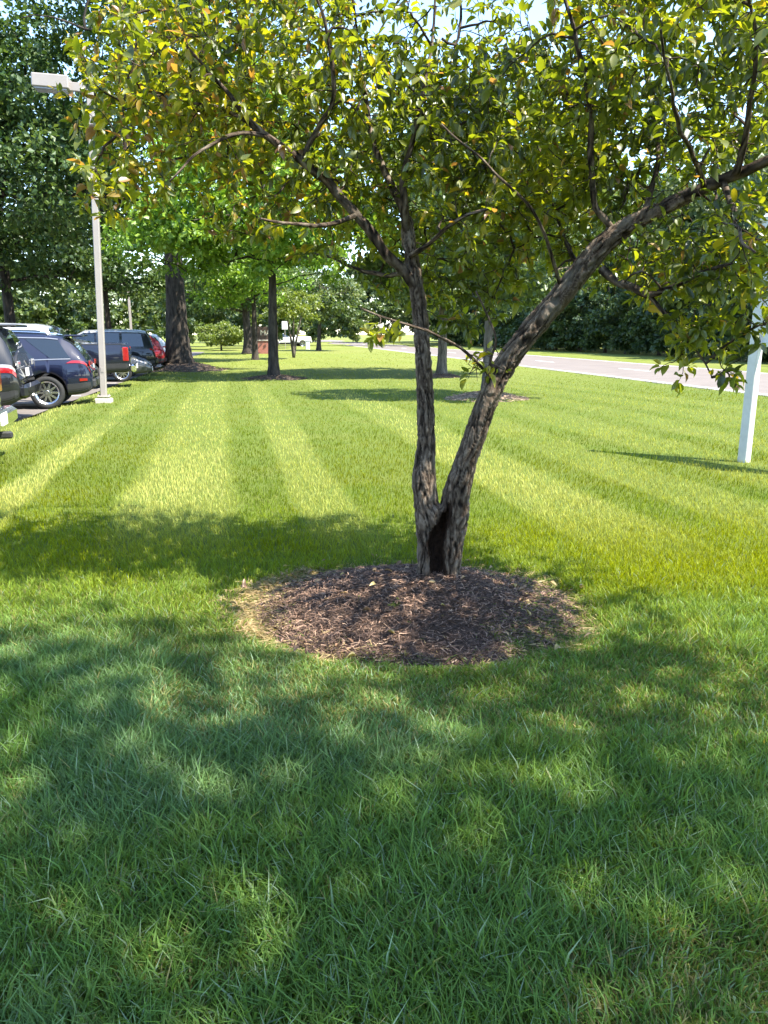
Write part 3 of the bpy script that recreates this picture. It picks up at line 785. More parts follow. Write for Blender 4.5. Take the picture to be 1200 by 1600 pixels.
LEAFV = np.array([[0, 0, 0], [0, .34, -.015], [0, .70, -.05], [0, 1.0, -.17], [-.17, .13, .03], [-.25, .38, .05], [-.19, .72, -.01], [.17, .13, .03], [.25, .38, .05], [.19, .72, -.01]])
LEAFT = np.array([[0, 1, 4], [1, 5, 4], [1, 6, 5], [1, 2, 6], [2, 3, 6], [0, 7, 1], [1, 7, 8], [1, 8, 9], [1, 9, 2], [2, 9, 3]])
CRAB = leaf_mat('crabapple_leaf', [(0, (.05, .072, .018)), (.18, (.115, .145, .018)), (.45, (.195, .225, .018)), (.70, (.31, .30, .022)), (.84, (.42, .33, .025)), (.92, (.34, .18, .06)), (1, (.24, .125, .08))], trans=.62, gloss=.05, rough=.40, tboost=(1.45, 1.45, .45))
def crown_leaves():
    org = []; dr = []
    for P in twigs:
        L = np.linalg.norm(np.diff(P, axis=0), axis=1).sum()
        n = int(np.clip(L * 80, 8, 38))
        s = np.clip(1 - np.abs(rng.normal(0, .45, n)), .04, 1); s[:3] = 1
        f = s * (len(P) - 1); i = np.minimum(f.astype(int), len(P) - 2); u = (f - i)[:, None]
        p = P[i] * (1 - u) + P[i + 1] * u; t = P[i + 1] - P[i]; t /= np.linalg.norm(t, axis=1)[:, None]
        org.append(p); dr.append(t)
    org = np.vstack(org); dr = np.vstack(dr); n = len(org)
    a = dr * .6 + rng.normal(0, .70, (n, 3)) + np.array([0, 0, -.22]); a /= np.linalg.norm(a, axis=1)[:, None]
    up = rng.normal(0, .42, (n, 3)) + np.array([0, 0, 1.0]); xx = np.cross(a, up); xx /= np.linalg.norm(xx, axis=1)[:, None]; zz = np.cross(xx, a)
    size = np.clip(rng.normal(.052, .014, n), .024, .092); 
    org = org + a * .012
    px, py, dep = proj(org)
    # keep sky gaps open and nothing right in front of the lens
    gap = ((np.abs(px - 770) < 62) & (py < 62) & (rng.random(n) < .72)) | ((np.abs(px - 650) < 45) & (py < 55) & (rng.random(n) < .6))
    vis = (dep > 1.9) & ~gap
    stem = np.vstack([PL[len(PL) // 2:], PR[len(PR) // 3:]])
    dst = np.array([np.min(((stem - q) ** 2).sum(1)) for q in org]) ** .5
    vis &= ~((dst < .24) & (rng.random(n) < .85)) & ~((dst < .42) & (org[:, 1] < YT + .05) & (rng.random(n) < .6))
    vis &= ~((py > 620) & (px > -50) & (px < 1300))
    org, a, xx, zz, size, px, py, dep = (q[vis] for q in (org, a, xx, zz, size, px, py, dep)); n = len(org)
    base = vnoise(org[:, 0] * 2.2, org[:, 1] * 2.2, org[:, 2] * 2.2, s=60)
    tone = np.clip(.02 + .62 * base + rng.normal(0, .13, n), 0, .86)
    brz = rng.random(n) < (.03 + .20 * sstep(.2, -1.6, org[:, 0]) + .04 * base)
    tone[brz] = rng.uniform(.72, 1.0, brz.sum())
    M = np.stack([xx, a, zz], 1) * size[:, None, None]       # rows: local axes
    wid = rng.uniform(.8, 1.2, n)
    inside = (px > 0) & (px < 1200) & (py > 0) & (py < 1600)
    score = np.where(inside, size / dep, 0); order = np.argsort(-score); singles = order[:300]; rest = order[300:]
    Lv = np.repeat(LEAFV[None], len(rest), 0).copy(); Lv[:, :, 0] *= wid[rest, None]
    Lv[:, :, 2] += (rng.normal(0, .45, len(rest)))[:, None] * (Lv[:, :, 1] ** 2) * .6
    Lv[:, :, 2] += np.abs(Lv[:, :, 0]) * rng.uniform(-.1, .9, len(rest))[:, None]
    Lv[:, :, 0] += (rng.normal(0, .16, len(rest)))[:, None] * (Lv[:, :, 1] ** 2)
    V = np.einsum('nvi,nij->nvj', Lv, M[rest]) + org[rest][:, None, :]
    T = (np.arange(len(rest))[:, None, None] * 10 + LEAFT[None]).reshape(-1, 3)
    o = mk('crown', V.reshape(-1, 3), [T], CRAB, tree, smooth=True, attrs={'tone': np.repeat(tone[rest], 10)})
    tag(o, kind='stuff')
    # the largest leaves, one object each, from a handful of shared meshes
    protos = []
    for k in range(12):
        Lk = LEAFV.copy(); Lk[:, 0] *= random.uniform(.85, 1.15); Lk[:, 2] += random.gauss(0, .2) * Lk[:, 1] ** 2 * .6
        me = bpy.data.meshes.new('leaf'); me.from_pydata(Lk.tolist(), [], LEAFT.tolist()); me.materials.append(CRAB)
        me.polygons.foreach_set('use_smooth', np.ones(10, bool))
        at = me.attributes.new('tone', 'FLOAT', 'POINT'); at.data.foreach_set('value', np.full(10, [.15, .22, .28, .34, .4, .46, .52, .58, .66, .74, .84, .95][k], np.float32)); protos.append(me)
    tv = np.array([.15, .22, .28, .34, .4, .46, .52, .58, .66, .74, .84, .95])
    for i in singles:
        o = bpy.data.objects.new('leaf', protos[int(np.argmin(np.abs(tv - tone[i])))]); C.objects.link(o); o.parent = tree
        m4 = Matrix(((xx[i][0], a[i][0], zz[i][0], 0), (xx[i][1], a[i][1], zz[i][1], 0), (xx[i][2], a[i][2], zz[i][2], 0), (0, 0, 0, 1)))
        o.matrix_local = Matrix.Translation(Vector(org[i])) @ m4 @ Matrix.Scale(float(size[i]), 4)
    print('main leaves', n)
crown_leaves()

def fallen():
    n = 90
    a = rng.uniform(0, 2 * math.pi, n); q = np.sqrt(rng.random(n)) * 1.25
    x = MUL[0] + q * MUL[2] * np.cos(a); y = MUL[1] + q * MUL[3] * np.sin(a); z = H(x, y) + np.where(q < 1, .032, .055)
    th = rng.uniform(0, 2 * math.pi, n); tl = rng.normal(0, .35, (n, 2)); sz = rng.uniform(.025, .05, n)
    ax = np.stack([np.cos(th), np.sin(th), tl[:, 0]], 1); ay = np.stack([-np.sin(th), np.cos(th), tl[:, 1]], 1); az = np.cross(ax, ay)
    Lv = np.repeat(LEAFV[None], n, 0).copy(); Lv[:, :, 2] += np.abs(Lv[:, :, 0]) * rng.uniform(0, 1.4, n)[:, None] + rng.normal(0, .3, n)[:, None] * Lv[:, :, 1] ** 2
    V = np.einsum('nvi,nij->nvj', Lv * sz[:, None, None], np.stack([ax, ay, az], 1)) + np.stack([x, y, z], 1)[:, None, :]
    T = (np.arange(n)[:, None, None] * 10 + LEAFT[None]).reshape(-1, 3)
    m = leaf_mat('dead_leaf', [(0, (.16, .085, .05)), (.6, (.33, .22, .13)), (1, (.40, .33, .12))], .2, .03)
    tag(mk('fallen_leaves', V.reshape(-1, 3), [T], m, smooth=True, attrs={'tone': np.repeat(rng.random(n), 10)}), 'dry curled leaves lying scattered on the mulch bed', 'fallen leaves', kind='stuff')
fallen()

# ------------------------------------------------------------------ other trees
BARK_DARK = bark_mat('dark_bark', (.010, .008, .007), (.072, .060, .050), 9, .9)
BARK_GREY = bark_mat('grey_bark', (.03, .025, .021), (.17, .145, .12), 12, .8)
LM = {
 'oak': leaf_mat('oak_leaf', [(0, (.026, .055, .016)), (.5, (.062, .115, .028)), (1, (.14, .19, .05))], .40, .03),
 'maple': leaf_mat('maple_leaf', [(0, (.06, .14, .014)), (.5, (.165, .28, .028)), (1, (.30, .39, .06))], .45, .03),
 'light': leaf_mat('light_leaf', [(0, (.045, .08, .02)), (.5, (.095, .145, .035)), (1, (.20, .23, .08))], .45, .05),
 'far': leaf_mat('far_leaf', [(0, (.035, .06, .025)), (.5, (.07, .105, .04)), (1, (.14, .17, .065))], .35, .03),
 'ever': leaf_mat('evergreen_leaf', [(0, (.022, .042, .015)), (.5, (.052, .088, .028)), (1, (.11, .155, .045))], .3, .03),
 'bush': leaf_mat('bush_leaf', [(0, (.07, .11, .015)), (.5, (.15, .20, .025)), (1, (.24, .27, .05))], .5, .04),
}

def tree_geo(seed, Ht, r0, lean, lobes, n_leaf, size, clump_r, flat=.45, n_limb=14, fork=.35, upb=.6, twig=True, shell=.4, low=None):
    """lobes: list of (centre xyz, radii xyz, weight) relative to the foot. returns trunk MB, crown (V,T,tone)"""
    rg = np.random.default_rng(seed)
    tb = MB()
    top = Ht * .8
    n = 22
    s = np.linspace(0, 1, n)
    P = np.stack([lean[0] * s ** 1.3 + .03 * Ht * (vnoise(s * 3 + seed, s * 0, s=seed) - .5) * s, lean[1] * s ** 1.3 + .03 * Ht * (vnoise(s * 3 + seed, s * 0 + 9, s=seed) - .5) * s, s * top - .1], 1)
    rad = r0 * (1 - .82 * s) ** .9 + r0 * .55 * np.exp(-s * top / (r0 * 1.6))
    # extra rings near the foot for the flare
    s2 = np.concatenate([np.linspace(0, .12, 10)[:-1], s[s >= .12]])
    P2 = np.stack([np.interp(s2, s, P[:, k]) for k in range(3)], 1); rad2 = r0 * (1 - .82 * s2) ** .9 + r0 * .6 * np.exp(-s2 * top / (r0 * 1.3))
    tb.tube(P2, rad2, 14, jit=.10)
    w = np.array([l[2] for l in lobes]); w = w / w.sum()
    cc = np.array([l[0] for l in lobes], float); rr = np.array([l[1] for l in lobes], float)
    def samp(m, pw):
        k = rg.choice(len(lobes), m, p=w); d = rg.normal(size=(m, 3)); d /= np.linalg.norm(d, axis=1)[:, None]
        return cc[k] + d * rr[k] * (rg.random((m, 1)) ** pw)
    NPt = P[int(n * fork):]; 
    for lv, (m, pw, ra, rb) in enumerate(((n_limb, .5, r0 * .36, r0 * .10), (n_limb * 4, .45, r0 * .12, r0 * .03)) if twig else ((n_limb, .5, r0 * .3, r0 * .06),)):
        for t in samp(m, pw):
            pen = (NPt[:, 2] > t[2]) * 3.0
            i = int(np.argmin(((NPt - t) ** 2).sum(1) ** .5 + pen)); A = NPt[i]; d = np.linalg.norm(t - A)
            if d < .3: continue
            q = np.linspace(0, 1, 7)[:, None]
            pth = A + (t - A) * q + np.array([0, 0, d * .12]) * (q * (1 - q) * 3) + rg.normal(0, .02 * d, (7, 3)) * (q > 0)
            tb.tube(pth, np.linspace(ra, rb, 7), 6 if lv == 0 else 4, cap=False)
            NPt = np.vstack([NPt, pth[2:]])
    nc = max(6, int(n_leaf / 90))
    c = samp(nc, shell)
    cs = clump_r * rg.uniform(.6, 1.35, nc)
    k = rg.integers(0, nc, n_leaf)
    d = rg.normal(size=(n_leaf, 3)); d /= np.linalg.norm(d, axis=1)[:, None]
    off = d * (rg.random((n_leaf, 1)) ** .5) * cs[k][:, None]; off[:, 2] *= flat
    p = c[k] + off
    if low is not None: p[:, 2] = np.where(p[:, 2] < low, low + (low - p[:, 2]) * .5, p[:, 2])
    a = d * .6 + rg.normal(0, .6, (n_leaf, 3)) + np.array([0, 0, -.25]); a /= np.linalg.norm(a, axis=1)[:, None]
    up = rg.normal(0, .5, (n_leaf, 3)) + np.array([0, 0, upb]); x = np.cross(a, up); x /= np.linalg.norm(x, axis=1)[:, None] + 1e-9; z = np.cross(x, a)
    sz = size * rg.uniform(.6, 1.35, n_leaf)[:, None]
    V = np.stack([p, p + a * sz * .5 - x * sz * .36 + z * sz * .08, p + a * sz, p + a * sz * .5 + x * sz * .36 + z * sz * .08], 1).reshape(-1, 3)
    b = np.arange(n_leaf)[:, None] * 4
    T = np.vstack([b + np.array([[0, 2, 1]]), b + np.array([[0, 3, 2]])])
    tone = np.clip(.5 + rg.normal(0, .2, n_leaf) + .35 * (rg.random(nc)[k] - .5), 0, 1)
    return tb, V, T, np.repeat(tone, 4)

def plant_tree(name, label, cat, xy, mat, bark, group=None, rz=0, scale=1, zoff=0, **kw):
    tb, V, T, tone = tree_geo(**kw)
    t = thing(name, label, cat, (xy[0], xy[1], float(H(xy[0], xy[1])) + zoff), rz, group)
    t.scale = (scale,) * 3
    tb.build('trunk', bark, t, smooth=True)
    mk('crown', V, [T], mat, t, attrs={'tone': tone})
    return t

S = SPOTS
plant_tree('oak_tree', 'huge dark oak with a thick flared trunk beside the parked cars', 'tree', S['oak'][:2], LM['oak'], BARK_DARK, seed=11, Ht=21, r0=.50, lean=(.3, .2),
           lobes=[((-1, 0, 13), (7.5, 7, 6), 3), ((-5.5, -1, 8.0), (4.5, 4.5, 2.8), 1.5), ((3.5, -1, 9), (4.5, 4.5, 3.0), 1.0), ((-7, -2, 12), (4.0, 4.0, 3.5), 1.3), ((1, 0, 17), (6, 6, 4), 1.2)], n_leaf=42000, size=.24, clump_r=1.15, n_limb=22, fork=.22, low=4.2)
plant_tree('maple_tree', 'bright green maple with a slim dark trunk in a mulch ring', 'tree', S['maple'][:2], LM['maple'], BARK_DARK, seed=12, Ht=11, r0=.20, lean=(.15, 0),
           lobes=[((-.3, 0, 6.2), (4.4, 4.2, 2.6), 3), ((-3.3, -.6, 4.9), (2.3, 2.4, 1.3), 1.0), ((2.2, -.5, 5.0), (2.6, 2.6, 1.6), .9), ((0, 0, 8.3), (3.2, 3.2, 2.3), 1.2)], n_leaf=25000, size=.20, clump_r=.75, n_limb=18, fork=.22, low=2.75)
plant_tree('lawn_tree', 'light green tree standing directly behind the left stem', 'tree', S['c'][:2], LM['light'], BARK_GREY, seed=13, Ht=12.0, r0=.19, lean=(.1, 0),
           lobes=[((.6, 0, 6.8), (4.7, 4.0, 4.0), 3), ((0, 0, 3.8), (3.2, 2.8, 1.4), .8)], n_leaf=38000, size=.19, clump_r=.55, fork=.2, low=1.9)
plant_tree('lawn_tree', 'pale leaved small tree hidden behind the leaning stem', 'tree', S['d'][:2], LM['light'], BARK_GREY, seed=14, Ht=7.2, r0=.13, lean=(.0, 0),
           lobes=[((.7, 0, 4.4), (2.8, 2.5, 2.5), 3)], n_leaf=22000, size=.13, clump_r=.42, fork=.22, low=1.7)
plant_tree('lawn_tree', 'straight thin trunked tree just left of the maple, further off', 'tree', S['e'][:2], LM['maple'], BARK_DARK, seed=15, Ht=10, r0=.19, lean=(0, 0),
           lobes=[((.0, 0, 6.3), (3.8, 3.6, 3), 3), ((-1, 0, 4.2), (3, 3, 1.1), 1)], n_leaf=9000, size=.24, clump_r=.8, fork=.25, low=2.8)
plant_tree('lawn_tree', 'dark broad trunked tree between oak and maple far back', 'tree', S['f'][:2], LM['oak'], BARK_DARK, seed=16, Ht=12, r0=.36, lean=(-.3, 0),
           lobes=[((-1.0, 0, 7), (5.0, 4.5, 3.5), 3), ((-2.5, 0, 4.0), (3.4, 3, 1.0), .8)], n_leaf=9000, size=.28, clump_r=.9, fork=.2, low=2.6)
def multi_stem():
    x, y = S['g'][:2]
    t = thing('young_tree', 'small multi stemmed tree with yellowish crown on the far lawn', 'tree', (x, y, float(H(x, y))))
    m = MB()
    for dx, dy in ((-.5, .2), (.1, -.3), (.7, .1)):
        s = np.linspace(0, 1, 8)[:, None]; m.tube(np.array([0, 0, -.05]) + s * np.array([dx, dy, 3.2]) + np.array([-dx * .3, 0, 0]) * (s * (1 - s)), np.linspace(.10, .03, 8), 7, jit=.2)
    m.build('trunk', BARK_GREY, t, smooth=True)
    tb, V, T, tone = tree_geo(17, 4.5, .05, (0, 0), [((0, 0, 3.3), (1.9, 1.9, 1.2), 1)], 3500, .17, .45, low=1.9)
    mk('crown', V, [T], LM['bush'], t, attrs={'tone': tone})
multi_stem()
plant_tree('lawn_tree', 'lone round tree beside the road at the far end', 'tree', S['h'][:2], LM['light'], BARK_DARK, seed=18, Ht=8, r0=.22, lean=(.3, 0),
           lobes=[((.6, 0, 5), (3.6, 3.4, 2.4), 3)], n_leaf=6000, size=.28, clump_r=.8, fork=.25, low=2.4)
p = at_z(346, 548)
plant_tree('round_shrub', 'round bright yellow green shrub beyond the oak', 'shrub', p[:2], LM['bush'], BARK_DARK, seed=19, Ht=2.4, r0=.10, lean=(0, 0),
           lobes=[((0, 0, 1.55), (2.5, 2.2, 1.15), 1)], n_leaf=6000, size=.20, clump_r=.45, fork=.2, low=.35)
# trees beyond the lot, left
p = at_y(172, 540, 52); plant_tree('lot_tree', 'slender tree with dark crown standing among the parking bays', 'tree', p[:2], LM['oak'], BARK_DARK, seed=20, Ht=15, r0=.22, lean=(0, 0), zoff=-.1,
           lobes=[((-1, 0, 9), (5, 5, 4.2), 3), ((1, 0, 5.4), (3.5, 3, 1.3), .7)], n_leaf=12000, size=.30, clump_r=1.0, fork=.3, low=3.9)
p = at_y(20, 540, 46); plant_tree('lot_tree', 'tall shady tree at the left edge behind the cars', 'tree', p[:2], LM['oak'], BARK_DARK, seed=21, Ht=20, r0=.35, lean=(0, 0), zoff=-.1,
           lobes=[((0, 0, 12), (7, 6, 6), 3), ((1, 0, 6.5), (5.0, 5, 2.2), 1)], n_leaf=24000, size=.28, clump_r=1.1, fork=.25, low=3.8)
p = at_y(-190, 540, 34); plant_tree('lot_tree', 'broad tree just outside the left edge shading the lot', 'tree', p[:2], LM['oak'], BARK_DARK, seed=22, Ht=18, r0=.35, lean=(0, 0), zoff=-.1,
           lobes=[((0, 0, 11), (6, 6, 5), 3)], n_leaf=14000, size=.30, clump_r=1.1, fork=.25, low=4.0)
# the tree overhead that shades the foreground
plant_tree('shade_tree', 'big shade tree outside the picture behind the viewer', 'tree', (6.3, -4.6), LM['oak'], BARK_GREY, seed=23, Ht=16, r0=.34, lean=(0, 0),
           lobes=[((.0, .0, 11.2), (5.2, 4.9, 2.6), 3), ((-2.2, .6, 10.6), (3.2, 3.4, 2), .9)], n_leaf=16500, size=.21, clump_r=.95, fork=.3, low=8.0)

# woods: front row of single trees over the road, a mass behind
wood_geo = [tree_geo(30 + k, 16, .2, (0, 0), [((0, 0, 9.5), (3.6, 3.4, 6.2), 2), ((0, 0, 4.2), (3.2, 3.0, 3.0), 1.4)], 7000, .42, 1.15, n_limb=8, fork=.15, twig=False, low=.6) for k in range(2)]
ever_geo = [tree_geo(40 + k, 9, .15, (0, 0), [((0, 0, 3.4), (2.4, 2.2, 3.2), 2), ((0, 0, 1.6), (2.5, 2.3, 1.5), 1)], 4200, .34, .8, n_limb=4, fork=.1, twig=False, low=.15) for k in range(2)]
def proto_parts(geo, bark, mat):
    out = []
    for tb, V, T, tone in geo:
        a = tb.build('trunk', bark, smooth=True); b = mk('crown', V, [T], mat, attrs={'tone': tone})
        me = (a.data, b.data); bpy.data.objects.remove(a); bpy.data.objects.remove(b); out.append(me)
    return out
WOOD = proto_parts(wood_geo, BARK_DARK, LM['far']); WOODL = proto_parts(wood_geo, BARK_GREY, LM['light']); EVER = proto_parts(ever_geo, BARK_DARK, LM['ever'])
def stand(name, label, cat, group, meshes, xy, sc, rz):
    t = thing(name, label, cat, (xy[0], xy[1], 0), rz, group); t.scale = (sc, sc, sc * random.uniform(.9, 1.1))
    for nm, me in zip(('trunk', 'crown'), meshes):
        o = bpy.data.objects.new(nm, me); C.objects.link(o); o.parent = t
for k in range(20):
    b = 34 + k * 4.4 + random.uniform(-.6, .6)
    stand('evergreen_shrub', 'dark evergreen in the hedge row across the road', 'evergreen', 'dark evergreens across the road', EVER[k % 2], LL(ROAD0 + ROADW + 7.0 + random.uniform(-.6, .6), b), random.uniform(.85, 1.15), random.uniform(0, 6))
for k in range(17):
    b = 38 + k * 6.5 + random.uniform(-1.5, 1.5)
    stand('roadside_tree', 'tall leafy tree behind the evergreens across the road', 'tree', 'tall trees across the road', (WOODL if k % 3 else WOOD)[k % 2], LL(ROAD0 + ROADW + 12.5 + random.uniform(-1.5, 1.5), b), random.uniform(1.0, 1.3), random.uniform(0, 6))
def woods(name, label, places, mat, geos, sc):
    Vs, Ts, tn = [], [], []; n = 0
    for (x, y) in places:
        tb, V, T, tone = geos[random.randrange(len(geos))]
        a = random.uniform(0, 6); s = random.uniform(*sc); ca, sa = math.cos(a) * s, math.sin(a) * s
        Vs.append(np.stack([V[:, 0] * ca - V[:, 1] * sa + x, V[:, 0] * sa + V[:, 1] * ca + y, V[:, 2] * s], 1)); Ts.append(T + n); tn.append(tone); n += len(V)
    o = mk(name, np.vstack(Vs), [np.vstack(Ts)], mat, attrs={'tone': np.concatenate(tn)})
    tag(o, label, 'woods', kind='stuff')
far_geo = [tree_geo(50 + k, 15, .2, (0, 0), [((0, 0, 9), (4.2, 4, 5.5), 2), ((0, 0, 4), (4.2, 4.0, 3.4), 1.2)], 2600, .75, 1.3, n_limb=3, fork=.2, twig=False, low=.3) for k in range(3)]
pl = []
for k in range(26):
    q = LL(ROAD0 + ROADW + 18 + random.uniform(0, 8), 30 + k * 6); pl.append(q)
for k in range(22):
    a = -44 + k * 4.6; pl.append((a + random.uniform(-1, 1), 165 + random.uniform(-12, 18)))
for k in range(16):
    a = math.pi + k / 15 * math.pi * .9 + .15; pl.append((math.cos(a) * 42 - 4 + random.uniform(-3, 3), math.sin(a) * 34 - 6 + random.uniform(-3, 3)))
woods('far_woods', 'deep green woods closing the view along the road', pl, LM['far'], far_geo, (.9, 1.35))
pl = [(-62 + k * 3.1 + random.uniform(-1, 1), 92 + random.uniform(-8, 10)) for k in range(17)] + [(-75 + k * 2.6 + random.uniform(-1, 1), 112 + random.uniform(-4, 6)) for k in range(40)]
woods('lot_woods', 'light green trees behind the parking lot', pl, LM['light'], far_geo, (.45, .8))

# ------------------------------------------------------------------ vehicles
GLASS = solid('car_glass', (.012, .016, .02), .04, spec=.9, var=0)
TYRE = solid('tyre_rubber', (.018, .018, .018), .8, var=.2, bump=.2)
RIM = solid('alloy_rim', (.55, .55, .56), .25, metal=1, var=.05)
PLAST = solid('black_plastic', (.022, .022, .023), .55, var=.1)
CHROME = solid('bright_chrome', (.75, .75, .76), .12, metal=1, var=.02)
TRIM = solid('satin_trim', (.30, .30, .31), .4, metal=.8, var=.02)
REDL = solid('tail_lamp_red', (.26, .008, .010), .12, coat=1, var=.1, vscale=20)
CLEAR = solid('lamp_clear', (.26, .25, .25), .1, coat=1, var=.2, vscale=25)
PLATE = solid('plate_white', (.7, .7, .68), .4, var=.05)
def paint(name, c, metal=.0): return solid('paint_' + name, c, .5, spec=.15, metal=metal, coat=1, var=.03)

def car_surface(st, W, wheels, wr):
    st = np.array(st, float); L = st[-1, 0]
    xs = np.unique(np.concatenate([np.arange(0, L + .001, .045), st[:, 0], [w + d for w in wheels for d in (-wr - .05, wr + .05)]]))
    xs = xs[(xs >= 0) & (xs <= L)]
    def sec(x):
        x = np.asarray(x, float)
        def ip(c):
            return (np.interp(np.clip(x - .035, 0, L), st[:, 0], st[:, c]) + 2 * np.interp(x, st[:, 0], st[:, c]) + np.interp(np.clip(x + .035, 0, L), st[:, 0], st[:, c])) / 4
        zb, zl, zt, wb, wt = (ip(c) for c in range(1, 6))
        hw = W / 2
        Y = np.stack([wb * .90, wb * .975, wb, wb * .985, wb * .945, wb * .945 + (wt - wb * .945) * .88, wt * .90, 0 * wt], -1) * hw
        Z = np.stack([zb, zb + .07, zb + .48 * (zl - zb), zl - .07, zl, zl + (zt - zl) * .88, zt - .012, zt + .022], -1)
        ar = np.zeros_like(x)
        for w in wheels:
            q = np.clip((wr + .055) ** 2 - (x - w) ** 2, 0, None); ar = np.maximum(ar, np.where(q > 0, np.sqrt(q) + wr, 0))
        for k, lift in ((0, 0), (1, .02), (2, .04)):
            Z[..., k] = np.maximum(Z[..., k], np.minimum(ar + lift, Z[..., 3] - .05 + .01 * k))
        return Y, Z
    return xs, sec

